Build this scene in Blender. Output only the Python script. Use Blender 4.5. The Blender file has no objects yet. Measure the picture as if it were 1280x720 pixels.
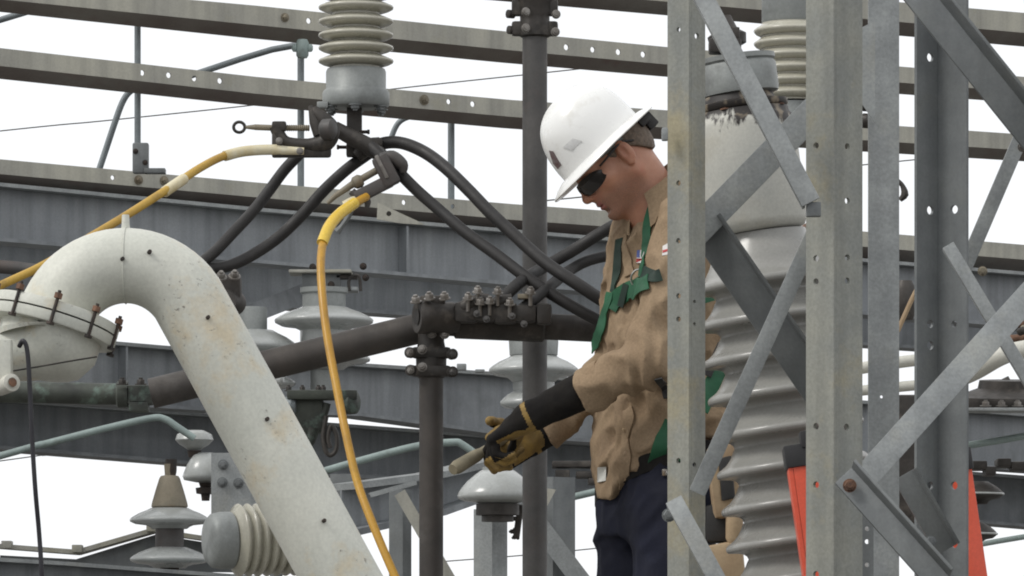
import bpy, bmesh, math, random
import numpy as np
from mathutils import Vector, Matrix
from mathutils.bvhtree import BVHTree

random.seed(7)
SC = bpy.context.scene
COL = SC.collection
# ---------------------------------------------------------------- camera model
F = 6400.0          # focal length in photo pixels (1280 wide), level view camera with vertical shift
HOR = 900.0         # the horizon row of the photograph, below the frame
CZ = 1.0            # camera height
CAM = Vector((0, 0, CZ))

def P(px, py, D):
    return Vector(((px - 640.0) / F * D, D, CZ + (HOR - py) / F * D))

def S(n, D):
    return n * D / F

def gD(px, k=1.0):          # the gantry's plane: runs away to the right
    return k / (1 / 16.0 + (1 / 18.3 - 1 / 16.0) * px / 1280.0)

def G(px, py, k=1.0):
    return P(px, py, gD(px, k))

# ---------------------------------------------------------------- materials
MATS = {}

def mat(name, c1, c2=None, scale=6.0, rough=0.55, metal=0.0, streak=0.0, spot=None, spot_amt=0.5, spot_scale=9.0,
        bump=0.0, bump_scale=60.0, edge=None, coat=0.0, grain=0.06, spec=0.5, sss=0.0, scuff=0.0):
    m = bpy.data.materials.new(name); m.use_nodes = True
    nt = m.node_tree; N = nt.nodes; L = nt.links
    b = N['Principled BSDF']
    b.inputs['Roughness'].default_value = rough
    b.inputs['Metallic'].default_value = metal
    b.inputs['Specular IOR Level'].default_value = spec
    if coat: b.inputs['Coat Weight'].default_value = coat; b.inputs['Coat Roughness'].default_value = 0.15
    if sss:
        b.inputs['Subsurface Weight'].default_value = sss
        b.inputs['Subsurface Radius'].default_value = (0.012, 0.005, 0.003)
        b.inputs['Subsurface Scale'].default_value = 0.6
    tc = N.new('ShaderNodeTexCoord')
    def noise(sc, detail=4, stretch=None, rg=0.55):
        n = N.new('ShaderNodeTexNoise'); n.inputs['Scale'].default_value = sc; n.inputs['Detail'].default_value = detail
        n.inputs['Roughness'].default_value = rg
        if stretch:
            mp = N.new('ShaderNodeMapping'); mp.inputs['Scale'].default_value = stretch
            L.new(tc.outputs['Object'], mp.inputs['Vector']); L.new(mp.outputs[0], n.inputs['Vector'])
        else:
            L.new(tc.outputs['Object'], n.inputs['Vector'])
        return n.outputs['Fac']
    def ramp(f, lo, hi):
        r = N.new('ShaderNodeMapRange'); r.inputs['From Min'].default_value = lo; r.inputs['From Max'].default_value = hi
        L.new(f, r.inputs['Value']); return r.outputs['Result']
    def mixc(fac, a, bb, blend='MIX'):
        x = N.new('ShaderNodeMix'); x.data_type = 'RGBA'; x.blend_type = blend
        if isinstance(fac, float): x.inputs[0].default_value = fac
        else: L.new(fac, x.inputs[0])
        for s, v in ((6, a), (7, bb)):
            if isinstance(v, tuple): x.inputs[s].default_value = (*v, 1)
            else: L.new(v, x.inputs[s])
        return x.outputs[2]
    def mul(f, k):
        q = N.new('ShaderNodeMath'); q.operation = 'MULTIPLY'; L.new(f, q.inputs[0]); q.inputs[1].default_value = k
        return q.outputs[0]
    c2 = c2 or tuple(x * 0.8 for x in c1)
    col = mixc(ramp(noise(scale), 0.35, 0.65), c1, c2)
    if streak:
        col = mixc(mul(ramp(noise(1.0, 5, (22, 22, 1.6)), 0.42, 0.7), streak), col, tuple(x * 0.5 for x in c2))
    if spot:
        col = mixc(mul(ramp(noise(spot_scale, 6, None, 0.65), 0.54, 0.68), spot_amt), col, spot)
    if scuff:       # small dark knocks where paint has flaked, gathered in patches
        a_ = ramp(noise(70, 6, (1, 1, 1.5), .7), .60, .66); b_ = ramp(noise(7, 2), .52, .60)
        q_ = N.new('ShaderNodeMath'); q_.operation = 'MULTIPLY'; L.new(a_, q_.inputs[0]); L.new(b_, q_.inputs[1])
        col = mixc(mul(q_.outputs[0], scuff), col, (.13, .11, .09))
    if grain:
        g = N.new('ShaderNodeMix'); g.data_type = 'RGBA'; g.blend_type = 'MULTIPLY'
        col2 = mixc(ramp(noise(160, 2), 0.3, 0.7), (1 - grain * 2,) * 3, (1.0, 1.0, 1.0))
        col = mixc(1.0, col, col2, 'MULTIPLY')
    L.new(col, b.inputs['Base Color'])
    rr = ramp(noise(scale * 2.3), 0.3, 0.7)
    q = N.new('ShaderNodeMapRange'); L.new(rr, q.inputs['Value'])
    q.inputs['To Min'].default_value = max(0.05, rough - 0.1); q.inputs['To Max'].default_value = min(1, rough + 0.1)
    L.new(q.outputs[0], b.inputs['Roughness'])
    if bump:
        bp = N.new('ShaderNodeBump'); bp.inputs['Strength'].default_value = 0.6; bp.inputs['Distance'].default_value = bump
        L.new(noise(bump_scale, 5), bp.inputs['Height']); L.new(bp.outputs[0], b.inputs['Normal'])
    MATS[name] = m
    return m

M = MATS
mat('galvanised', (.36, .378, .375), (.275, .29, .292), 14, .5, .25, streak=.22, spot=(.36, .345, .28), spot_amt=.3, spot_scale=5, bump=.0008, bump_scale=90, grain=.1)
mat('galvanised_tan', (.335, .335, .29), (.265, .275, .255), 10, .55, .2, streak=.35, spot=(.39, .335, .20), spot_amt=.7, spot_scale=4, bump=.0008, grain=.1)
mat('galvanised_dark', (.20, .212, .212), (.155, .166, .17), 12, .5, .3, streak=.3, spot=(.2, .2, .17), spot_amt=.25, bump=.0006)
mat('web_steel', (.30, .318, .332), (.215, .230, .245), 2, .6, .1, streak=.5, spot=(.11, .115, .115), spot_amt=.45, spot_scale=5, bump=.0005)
mat('beam_steel', (.48, .465, .39), (.33, .325, .295), 3, .6, .05, streak=.4, spot=(.40, .37, .24), spot_amt=.55, spot_scale=3, bump=.0007)
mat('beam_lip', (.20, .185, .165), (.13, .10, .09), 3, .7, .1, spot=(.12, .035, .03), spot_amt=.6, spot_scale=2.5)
mat('conduit', (.24, .27, .28), (.17, .19, .2), 8, .5, .3)
mat('conduit_green', (.30, .37, .35), (.22, .27, .26), 9, .6, .1, spot=(.11, .12, .1), spot_amt=.7, spot_scale=12)
mat('cast_dark', (.062, .055, .049), (.032, .029, .026), 14, .55, .3, spot=(.15, .13, .11), spot_amt=.5, spot_scale=22, bump=.0015, bump_scale=70)
mat('bus_brown', (.078, .068, .060), (.048, .043, .039), 10, .6, .25, streak=.2, spot=(.13, .12, .11), spot_amt=.4, bump=.0007)
mat('bus_grey', (.105, .10, .096), (.07, .068, .066), 9, .55, .3, spot=(.11, .085, .075), spot_amt=.6, spot_scale=4, bump=.0007)
mat('bolt_bright', (.30, .285, .265), (.16, .145, .13), 40, .45, .5)
mat('bolt_dark', (.03, .028, .027), (.06, .042, .032), 40, .6, .4)
mat('rust', (.22, .12, .075), (.09, .05, .035), 60, .85, .0)
mat('cable_black', (.027, .025, .024), (.017, .016, .016), 12, .6, 0, bump=.0005, bump_scale=40)
mat('cable_thin_black', (.02, .02, .025), (.015, .014, .02), 12, .5)
mat('cable_yellow', (.56, .36, .06), (.42, .25, .045), 5, .5, 0, spot=(.22, .14, .05), spot_amt=.5, spot_scale=14)
mat('cable_bright', (.78, .55, .08), (.72, .48, .05), 7, .35)
mat('cable_orange', (.56, .31, .03), (.46, .24, .025), 5, .4, 0, spot=(.25, .14, .03), spot_amt=.4, spot_scale=18)
mat('tape', (.72, .67, .5), (.6, .5, .28), 20, .6)
mat('porcelain_cream', (.46, .445, .37), (.39, .375, .30), 5, .28, 0, spot=(.22, .2, .15), spot_amt=.35, spot_scale=8, coat=.3)
mat('porcelain_white', (.44, .455, .44), (.37, .385, .375), 4, .3, 0, spot=(.25, .25, .22), spot_amt=.35, spot_scale=7, coat=.3)
mat('porcelain_grey', (.29, .287, .265), (.25, .247, .23), 2.5, .3, 0, spot=(.22, .21, .185), spot_amt=.25, spot_scale=6, coat=.2)
mat('cap_grey', (.30, .315, .305), (.23, .245, .24), 7, .5, .25, spot=(.14, .145, .14), spot_amt=.6, spot_scale=8)
mat('cap_tan', (.25, .215, .155), (.16, .145, .11), 9, .65, .1, spot=(.35, .22, .11), spot_amt=.4)
mat('white_paint', (.66, .66, .585), (.56, .57, .51), 5, .5, 0, streak=.12, spot=(.60, .44, .21), spot_amt=.45, spot_scale=7.5, bump=.0008, bump_scale=30, scuff=.75)
mat('cream_paint', (.62, .61, .54), (.52, .52, .47), 5, .55, 0, spot=(.38, .33, .25), spot_amt=.5, spot_scale=8)
mat('gasket', (.015, .015, .016), (.03, .025, .02), 20, .7)
mat('orange_fibreglass', (.72, .10, .045), (.62, .075, .035), 4, .4, 0, streak=.15)
mat('black_rubber', (.03, .03, .033), (.02, .02, .02), 9, .6)
mat('helmet_white', (.84, .84, .82), (.8, .8, .78), 5, .28, 0, coat=.3, grain=.0, spot=(.6, .58, .53), spot_amt=.5, spot_scale=14)
mat('helmet_mark', (.22, .2, .2), (.12, .06, .06), 60, .6)
mat('helmet_sticker', (.62, .62, .62), (.7, .7, .68), 20, .5)
mat('skin', (.435, .215, .135), (.37, .17, .105), 26, .45, 0, spot=(.43, .15, .10), spot_amt=.5, spot_scale=14, grain=.03, sss=.08, bump=.0004, bump_scale=300)
mat('skin_lips', (.36, .14, .11), (.3, .11, .09), 30, .5, grain=.03)
mat('hair', (.15, .11, .08), (.09, .065, .045), 120, .7, bump=.002, bump_scale=250)
mat('shirt', (.34, .25, .162), (.285, .205, .132), 9, .9, 0, bump=.0022, bump_scale=34, spec=.15, spot=(.24, .17, .115), spot_amt=.5, spot_scale=7, grain=.1)
mat('trousers', (.019, .021, .036), (.011, .012, .021), 6, .85, 0, bump=.0014, bump_scale=30, spec=.2)
mat('webbing_green', (.016, .12, .052), (.011, .08, .036), 14, .7, spot=(.01, .05, .025), spot_amt=.5, bump=.0008, bump_scale=200)
mat('webbing_dark', (.010, .036, .022), (.008, .02, .014), 14, .7)
mat('leather_black', (.018, .018, .018), (.03, .028, .026), 20, .55, bump=.0008, bump_scale=120)
mat('glove_black', (.014, .013, .013), (.022, .02, .018), 20, .95, bump=.0008, bump_scale=120, spec=.12)
mat('glove_yellow', (.29, .185, .045), (.16, .10, .03), 26, .75, spot=(.1, .075, .03), spot_amt=.6, spot_scale=24, bump=.001, bump_scale=90)
mat('leather_tan', (.42, .31, .19), (.32, .22, .13), 14, .75, spot=(.2, .13, .08), spot_amt=.5)
mat('lens_dark', (.012, .010, .009), (.02, .016, .013), 9, .12, grain=0)
mat('metal_ring', (.6, .58, .54), (.5, .48, .45), 20, .25, .9)
mat('label_cloth', (.62, .62, .58), (.5, .5, .47), 20, .7)
mat('patch_blue', (.10, .14, .38), (.08, .1, .3), 40, .7)
mat('patch_red', (.5, .06, .06), (.4, .05, .05), 40, .7)
mat('patch_white', (.7, .68, .66), (.6, .58, .56), 40, .7)
mat('tool_wood', (.26, .225, .15), (.17, .15, .10), 20, .7, spot=(.16, .14, .1), spot_amt=.5)
mat('green_bronze', (.07, .08, .065), (.035, .038, .034), 12, .6, .2, spot=(.17, .24, .2), spot_amt=.7, spot_scale=14, bump=.001)
mat('gravel', (.15, .142, .13), (.09, .086, .08), 18, .95, bump=.02, bump_scale=30)
mat('concrete', (.27, .26, .24), (.2, .195, .18), 5, .9, bump=.003, bump_scale=40)

# ---------------------------------------------------------------- mesh helpers
def finish_smooth(bm, ang=38):
    bm.normal_update()
    for f in bm.faces: f.smooth = True
    lim = math.radians(ang)
    for e in bm.edges:
        if len(e.link_faces) == 2 and e.calc_face_angle(0) > lim: e.smooth = False

def world_loc(o):
    v = Vector((0, 0, 0))
    while o is not None:
        v += o.location; o = o.parent
    return v

def obj(name, bm, m, parent=None, smooth=38, label=None):
    """Link a bmesh (in world coordinates) as one mesh object, under parent when given."""
    bmesh.ops.recalc_face_normals(bm, faces=bm.faces) if bm.faces else None
    finish_smooth(bm, smooth)
    if parent is not None:
        org = world_loc(parent)
    else:
        vs = [v.co for v in bm.verts]
        lo = Vector([min(v[i] for v in vs) for i in range(3)]); hi = Vector([max(v[i] for v in vs) for i in range(3)])
        org = (lo + hi) / 2; org.z = lo.z
    bmesh.ops.translate(bm, verts=bm.verts, vec=-org)
    me = bpy.data.meshes.new(name); bm.to_mesh(me); bm.free()
    for mm in (m if isinstance(m, (list, tuple)) else [m]): me.materials.append(MATS[mm])
    o = bpy.data.objects.new(name, me); COL.objects.link(o)
    if parent is not None: o.parent = parent
    else: o.location = org
    if label: o['label'] = label
    return o

def tag(o, label, cat, group=None):
    o['label'] = label; o['category'] = cat; o['kind'] = 'thing'
    if group: o['group'] = group
    return o

def thing(name, loc, label, cat, group=None):
    o = bpy.data.objects.new(name, None); o.empty_display_size = .05; COL.objects.link(o); o.location = loc
    return tag(o, label, cat, group)

def new(): return bmesh.new()

def frame_for(axis):
    a = axis.normalized()
    r = Vector((0, 0, 1)) if abs(a.z) < .9 else Vector((1, 0, 0))
    u = a.cross(r).normalized(); v = u.cross(a).normalized()
    return a, u, v

def smooth_path(pts, n=8):
    pts = [Vector(p) for p in pts]
    if len(pts) < 3: return pts
    out = []
    q = [pts[0] * 2 - pts[1]] + pts + [pts[-1] * 2 - pts[-2]]
    for i in range(1, len(q) - 2):
        for k in range(n):
            t = k / n
            a, b, c, d = q[i - 1], q[i], q[i + 1], q[i + 2]
            out.append(.5 * (2 * b + (c - a) * t + (2 * a - 5 * b + 4 * c - d) * t * t + (3 * b - a - 3 * c + d) * t ** 3))
    out.append(pts[-1])
    return out

def tube(bm, pts, r, seg=12, cap=True, smooth=0):
    pts = smooth_path(pts, smooth) if smooth else [Vector(p) for p in pts]
    n = len(pts)
    rad = [r] * n if not isinstance(r, (list, tuple)) else list(np.interp(np.linspace(0, 1, n), np.linspace(0, 1, len(r)), r))
    _, u, _ = frame_for(pts[1] - pts[0])
    rings = []
    for i, p in enumerate(pts):
        t = (pts[min(i + 1, n - 1)] - pts[max(i - 1, 0)]).normalized()
        u = (u - t * u.dot(t)).normalized(); v = t.cross(u)
        rings.append([bm.verts.new(p + (u * math.cos(k * 2 * math.pi / seg) + v * math.sin(k * 2 * math.pi / seg)) * rad[i]) for k in range(seg)])
    for a, b in zip(rings, rings[1:]):
        for k in range(seg): bm.faces.new((a[k], a[(k + 1) % seg], b[(k + 1) % seg], b[k]))
    if cap:
        bm.faces.new(rings[0][::-1]); bm.faces.new(rings[-1])
    return bm

def lathe(bm, prof, org, axis, seg=40, sx=1.0):
    """prof: list of (radius, distance along axis)."""
    a, u, v = frame_for(Vector(axis))
    org = Vector(org); rings = []
    for r, h in prof:
        if r < 1e-6: rings.append([bm.verts.new(org + a * h)])
        else: rings.append([bm.verts.new(org + a * h + (u * math.cos(k * 2 * math.pi / seg) * sx + v * math.sin(k * 2 * math.pi / seg)) * r) for k in range(seg)])
    for A, B in zip(rings, rings[1:]):
        for k in range(seg):
            k2 = (k + 1) % seg
            if len(A) == 1 and len(B) == 1: continue
            if len(A) == 1: bm.faces.new((A[0], B[k2], B[k]))
            elif len(B) == 1: bm.faces.new((A[k], A[k2], B[0]))
            else: bm.faces.new((A[k], A[k2], B[k2], B[k]))
    if len(rings[0]) > 1: bm.faces.new(rings[0][::-1])
    if len(rings[-1]) > 1: bm.faces.new(rings[-1])
    return bm

def box(bm, c, ax, ay, az, bevel=0.0):
    """box with centre c and half-axis vectors"""
    c = Vector(c); ax, ay, az = Vector(ax), Vector(ay), Vector(az)
    vs = [bm.verts.new(c + ax * i + ay * j + az * k) for i in (-1, 1) for j in (-1, 1) for k in (-1, 1)]
    fs = [bm.faces.new([vs[i] for i in q]) for q in ((0, 1, 3, 2), (4, 6, 7, 5), (0, 4, 5, 1), (2, 3, 7, 6), (0, 2, 6, 4), (1, 5, 7, 3))]
    if bevel:
        es = list({e for f in fs for e in f.edges})
        bmesh.ops.bevel(bm, geom=es, offset=bevel, segments=2, affect='EDGES', profile=.6)
    return bm

def prism(bm, outline, org, U, V, W, depth, holes=(), bevel=0.0):
    """Extruded plate. outline/holes in (u, v) metres on axes U, V from org, thickness depth along W. holes: (u, v, r)"""
    org = Vector(org); U, V, W = Vector(U), Vector(V), Vector(W)
    tmp = bmesh.new()
    def loop(pts):
        vs = [tmp.verts.new(org + U * a + V * b) for a, b in pts]
        return [tmp.edges.new((vs[i], vs[(i + 1) % len(vs)])) for i in range(len(vs))]
    es = loop(outline)
    for (a, b, r) in holes:
        es += loop([(a + r * math.cos(k * math.pi / 7), b + r * math.sin(k * math.pi / 7)) for k in range(14)])
    if holes:
        bmesh.ops.triangle_fill(tmp, use_beauty=True, use_dissolve=False, edges=es)
    else:
        tmp.faces.new([e.verts[0] for e in es])
    r = bmesh.ops.extrude_face_region(tmp, geom=list(tmp.faces))
    bmesh.ops.translate(tmp, verts=[v for v in r['geom'] if isinstance(v, bmesh.types.BMVert)], vec=W * depth)
    bmesh.ops.recalc_face_normals(tmp, faces=tmp.faces)
    if bevel:
        tmp.normal_update()
        ee = [e for e in tmp.edges if len(e.link_faces) == 2 and e.calc_face_angle(0) > .9]
        bmesh.ops.bevel(tmp, geom=ee, offset=bevel, segments=2, affect='EDGES', profile=.6)
    me = bpy.data.meshes.new('tmp'); tmp.to_mesh(me); tmp.free(); bm.from_mesh(me); bpy.data.meshes.remove(me)
    return bm

def ray_dir(px, py):
    return Vector(((px - 640) / F, 1, (HOR - py) / F))

def hit_plane(px, py, org, nrm):
    d = ray_dir(px, py)
    return CAM + d * ((org - CAM).dot(nrm) / d.dot(nrm))

def bolt_bm(bm, pos, axis, r, h, washer=1.45, sides=6):
    a, u, v = frame_for(Vector(axis)); pos = Vector(pos)
    lathe(bm, [(r * washer, 0), (r * washer, h * .22)], pos, a, 14)
    lathe(bm, [(r, h * .2), (r, h * .85), (r * .85, h)], pos, a, sides)
    lathe(bm, [(r * .55, h * .9), (r * .5, h * 1.35)], pos, a, 8)
    return bm

def angle_member(bm, A, B, u, w1, v, w2, t, holes1=(), holes2=(), bevel=0.0015):
    """Rolled angle from A to B: flange 1 spreads along u, flange 2 along v, from the corner line A-B.
    holes: list of (px, py, r_px) of the photo, cut where that sight line meets the flange."""
    A, B = Vector(A), Vector(B); a = (B - A); ln = a.length; a = a / ln
    u = Vector(u); u = (u - a * u.dot(a)).normalized()
    v = Vector(v); v = (v - a * v.dot(a)).normalized()
    def hs(holes, org, e, nrm):
        out = []
        for px, py, rp in holes:
            h = hit_plane(px, py, org, nrm) - org
            out.append((h.dot(a), h.dot(e), S(rp, h.length if False else (org.y + h.y))))
        return out
    n1 = a.cross(u).normalized()
    n2 = a.cross(v).normalized()
    prism(bm, [(0, 0), (ln, 0), (ln, w1), (0, w1)], A, a, u, v, t, hs(holes1, A, u, n1), bevel=0)
    if w2 > 0:
        o2 = A + v * (t + .0004)
        h2 = [(x, y, r) for x, y, r in hs(holes2, A, v, n2)]
        prism(bm, [(0, 0), (ln, 0), (ln, w2 - t), (0, w2 - t)], o2, a, v, u, t, [(x, y - t, r) for x, y, r in h2], bevel=0)
    return bm

def sweep(bm, prof, pts, out, up=Vector((0, 0, 1)), cap=True):
    """Closed profile [(o, h)] carried along pts with fixed out / up directions."""
    rings = [[bm.verts.new(Vector(p) + out * o + up * h) for o, h in pr] for p, pr in zip(pts, prof)]
    n = len(rings[0])
    for A, B in zip(rings, rings[1:]):
        for k in range(n): bm.faces.new((A[k], A[(k + 1) % n], B[(k + 1) % n], B[k]))
    if cap: bm.faces.new(rings[0][::-1]); bm.faces.new(rings[-1])
    return bm

# ---------------------------------------------------------------- distance-field mesher (for bodies and clothes)
class Field:
    def __init__(self, lo, hi, h):
        self.lo = np.array(lo, np.float32); self.h = h
        n = np.ceil((np.array(hi) - np.array(lo)) / h).astype(int) + 1
        ax = [self.lo[i] + h * np.arange(n[i], dtype=np.float32) for i in range(3)]
        self.X, self.Y, self.Z = np.meshgrid(*ax, indexing='ij')
        self.d = np.full(self.X.shape, 9.0, np.float32)
    def add(self, d, k=0.0): self.d = smin(self.d, d, k)
    def sub(self, d, k=0.0): self.d = -smin(-self.d, d, k)
    def clip(self, d, k=0.0): self.d = -smin(-self.d, -d, k)
    def cone(self, a, b, ra, rb):
        a = np.array(a, np.float32); b = np.array(b, np.float32); ab = b - a; L2 = float(ab @ ab) + 1e-12
        t = np.clip(((self.X - a[0]) * ab[0] + (self.Y - a[1]) * ab[1] + (self.Z - a[2]) * ab[2]) / L2, 0, 1)
        q = np.sqrt((self.X - a[0] - ab[0] * t) ** 2 + (self.Y - a[1] - ab[1] * t) ** 2 + (self.Z - a[2] - ab[2] * t) ** 2)
        return q - (ra + (rb - ra) * t)
    def ell(self, c, r, ax=None):
        x, y, z = self.X - c[0], self.Y - c[1], self.Z - c[2]
        if ax is not None:
            x, y, z = [x * e[0] + y * e[1] + z * e[2] for e in ax]
        k0 = np.sqrt((x / r[0]) ** 2 + (y / r[1]) ** 2 + (z / r[2]) ** 2)
        k1 = np.sqrt((x / r[0] ** 2) ** 2 + (y / r[1] ** 2) ** 2 + (z / r[2] ** 2) ** 2) + 1e-9
        return k0 * (k0 - 1) / k1
    def mesh(self):
        return surface_nets(self.d, self.lo, self.h)

def smin(a, b, k):
    if k <= 0: return np.minimum(a, b)
    h = np.maximum(k - np.abs(a - b), 0) / k
    return np.minimum(a, b) - h * h * k * .25

def surface_nets(d, lo, h):
    s = d < 0
    nx, ny, nz = [n - 1 for n in d.shape]
    cs = [(i, j, k) for i in (0, 1) for j in (0, 1) for k in (0, 1)]
    sub = lambda arr, c: arr[c[0]:c[0] + nx, c[1]:c[1] + ny, c[2]:c[2] + nz]
    cnt = sum(sub(s, c).astype(np.int8) for c in cs)
    act = np.argwhere((cnt > 0) & (cnt < 8))
    acc = np.zeros((len(act), 3)); num = np.zeros(len(act))
    for c in cs:
        for ax in range(3):
            if c[ax]: continue
            c2 = list(c); c2[ax] = 1
            A = d[act[:, 0] + c[0], act[:, 1] + c[1], act[:, 2] + c[2]].astype(float)
            B = d[act[:, 0] + c2[0], act[:, 1] + c2[1], act[:, 2] + c2[2]].astype(float)
            m = (A < 0) != (B < 0)
            t = np.where(m, A / np.where(A == B, 1, A - B), 0)
            p = np.tile(np.array(c, float), (len(act), 1)); p[:, ax] += t
            acc[m] += p[m]; num[m] += 1
    v = (act + acc / num[:, None]) * h + lo
    idx = np.full((nx, ny, nz), -1, np.int64); idx[act[:, 0], act[:, 1], act[:, 2]] = np.arange(len(act))
    quads = []
    for ax in range(3):
        o = [0, 1, 2]; o.remove(ax); b, c = o
        sl0 = [slice(None)] * 3; sl1 = [slice(None)] * 3; sl0[ax] = slice(0, -1); sl1[ax] = slice(1, None)
        e = np.argwhere(s[tuple(sl0)] != s[tuple(sl1)])
        e = e[(e[:, b] > 0) & (e[:, c] > 0) & (e[:, b] < d.shape[b] - 1) & (e[:, c] < d.shape[c] - 1)]
        q = []
        for db, dc in ((1, 1), (0, 1), (0, 0), (1, 0)):
            f = e.copy(); f[:, b] -= db; f[:, c] -= dc
            q.append(idx[f[:, 0], f[:, 1], f[:, 2]])
        q = np.stack(q, 1)
        inside = s[e[:, 0], e[:, 1], e[:, 2]]
        flip = inside if ax != 1 else ~inside
        q[~flip] = q[~flip][:, ::-1]
        quads.append(q[(q >= 0).all(1)])
    return v, np.concatenate(quads)

def bm_from(v, q, xf=None):
    bm = bmesh.new()
    vs = [bm.verts.new(xf(p) if xf else p) for p in v.tolist()]
    for f in q.tolist():
        try: bm.faces.new([vs[i] for i in f])
        except ValueError: pass
    return bm

_rng = np.random.RandomState(3)
_waves = [(_rng.normal(size=3), _rng.uniform(0, 6.28)) for _ in range(14)]
def wobble(X, Y, Z, freq, sx=1, sy=1, sz=1, k0=0, n=6):
    o = 0
    for (w, ph) in _waves[k0:k0 + n]:
        w = w / np.linalg.norm(w)
        o = o + np.sin(freq * (w[0] * X * sx + w[1] * Y * sy + w[2] * Z * sz) + ph + 1.3 * np.sin(freq * .45 * (w[1] * X - w[0] * Z + w[2] * Y) + ph * 2))
    return o / n
# ================================================================ setting: ground, pad, sky
g = new()
s = 600
vs = [g.verts.new((x, y, 0)) for x, y in ((-s, -s), (s, -s), (s, s), (-s, s))]; g.faces.new(vs)
ground = obj('ground', g, 'gravel'); ground['kind'] = 'structure'
g = new(); box(g, (.2, 12.0, .29), (3.2, 0, 0), (0, 1.75, 0), (0, 0, .29), .02)
pad = obj('concrete_pad', g, 'concrete'); pad['kind'] = 'structure'

# ================================================================ gantry steelwork
GA = (G(1280, 500) - G(0, 500)); GA.z = 0; GA.normalize()       # run of the gantry, away to the right
GO = Vector((GA.y, -GA.x, 0)); GO = GO if GO.y < 0 else -GO       # out of the gantry, towards the viewer

def plan(rows, k=1.0, ext=700):
    """rows (px, top, bottom) -> points and heights, lengthened a little past both ends"""
    r = [list(x) for x in rows]
    a, b = r[0], r[1]; t = -ext / (b[0] - a[0]); r.insert(0, [a[0] - ext] + [a[i] + (b[i] - a[i]) * t for i in (1, 2)])
    a, b = r[-2], r[-1]; t = ext / (b[0] - a[0]); r.append([b[0] + ext] + [b[i] + (b[i] - a[i]) * t for i in (1, 2)])
    return [(G(x, yb, k), S(yb - yt, gD(x, k))) for x, yt, yb in r]

def channel_beam(rows, label, k=1.0, lip=.36, holes=(), bolts=(), mface='beam_steel'):
    """Formed channel: upright face with bolt holes, short top flange, dark inward lip."""
    pl = plan(rows, k)
    pts = [p for p, h in pl]
    root = thing('channel_beam', pts[0], label, 'steel beam', 'channel beams of the gantry')
    bm = new()
    for (p, h), (q, h2) in zip(pl, pl[1:]):
        ax = q - p; ln = ax.length; ax.normalize()
        up = Vector((0, 0, 1)); up = (up - ax * up.dot(ax)).normalized(); out = ax.cross(up); out = out if out.y < 0 else -out
        hh = []
        for px, py, rp in holes:
            w = hit_plane(px, py, p, out) - p; sx = w.dot(ax)
            if 0.01 < sx < ln - .01: hh.append((sx, w.dot(up), S(rp, p.y + w.y)))
        prism(bm, [(0, h * lip), (ln, h2 * lip), (ln, h2), (0, h)], p, ax, up, -out, .006, hh)
    fr = obj('face_plate', bm, mface, root)
    b2 = new(); b3 = new()
    dn = []
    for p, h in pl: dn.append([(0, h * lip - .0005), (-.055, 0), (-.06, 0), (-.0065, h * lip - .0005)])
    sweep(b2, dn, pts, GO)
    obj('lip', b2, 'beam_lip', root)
    sweep(b3, [[(-.0065, h - .006), (-.0065, h - .0005), (-.07, h - .0005), (-.07, h - .006)] for p, h in pl], pts, GO)
    obj('top_flange', b3, mface, root)
    for px, py, rp in bolts:
        i = max(j for j in range(len(pl) - 1) if pl[j][0].x <= P(px, py, gD(px, k)).x)
        ax = (pl[i + 1][0] - pl[i][0]).normalized(); up = Vector((0, 0, 1)); out = ax.cross(up); out = out if out.y < 0 else -out
        c = hit_plane(px, py, pl[i][0], out)
        bb = new(); bolt_bm(bb, c, out, S(rp, c.y), S(rp * 1.2, c.y)); obj('bolt', bb, 'cap_tan', root)
    return root

channel_beam([(560, -50, -8), (836, -22, 16), (1280, 16, 55)], 'topmost weathered channel beam crossing the upper right corner', 1.03)
channel_beam([(0, -22, 11), (320, 7, 45), (640, 40, 76), (836, 59, 93), (1280, 96, 126)],
             'tan channel beam passing right behind the upper sheds of the hanging cream insulator', 1.0,
             holes=[(386, 26, 3.6), (708, 59, 3.8), (741, 62, 3.6), (773, 65, 3.8), (804, 68, 3.8), (835, 71, 3.6)], bolts=[(356, 22, 4)])
channel_beam([(0, 60, 95), (320, 96, 129), (640, 125, 158), (836, 138, 172), (1280, 168, 199)],
             'tan channel beam with four open holes, just behind the insulator base and hard hat', 1.0,
             holes=[(178, 91, 3.6), (211, 94, 3.6), (243, 98, 3.6), (275, 101, 3.6), (561, 127, 3.3), (591, 130, 3.6)], bolts=[(530, 125, 4.6)])
channel_beam([(0, 199, 231), (320, 228, 260), (640, 255, 289), (836, 269, 303), (1280, 306, 338)],
             'grey tan channel beam lying directly on top of the deep blue grey girder', 1.0, lip=.42,
             holes=[(141, 222, 3), (505, 253, 3.2), (566, 258, 3)], bolts=[(173, 225, 4.2), (205, 226, 4.2)])

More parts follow.
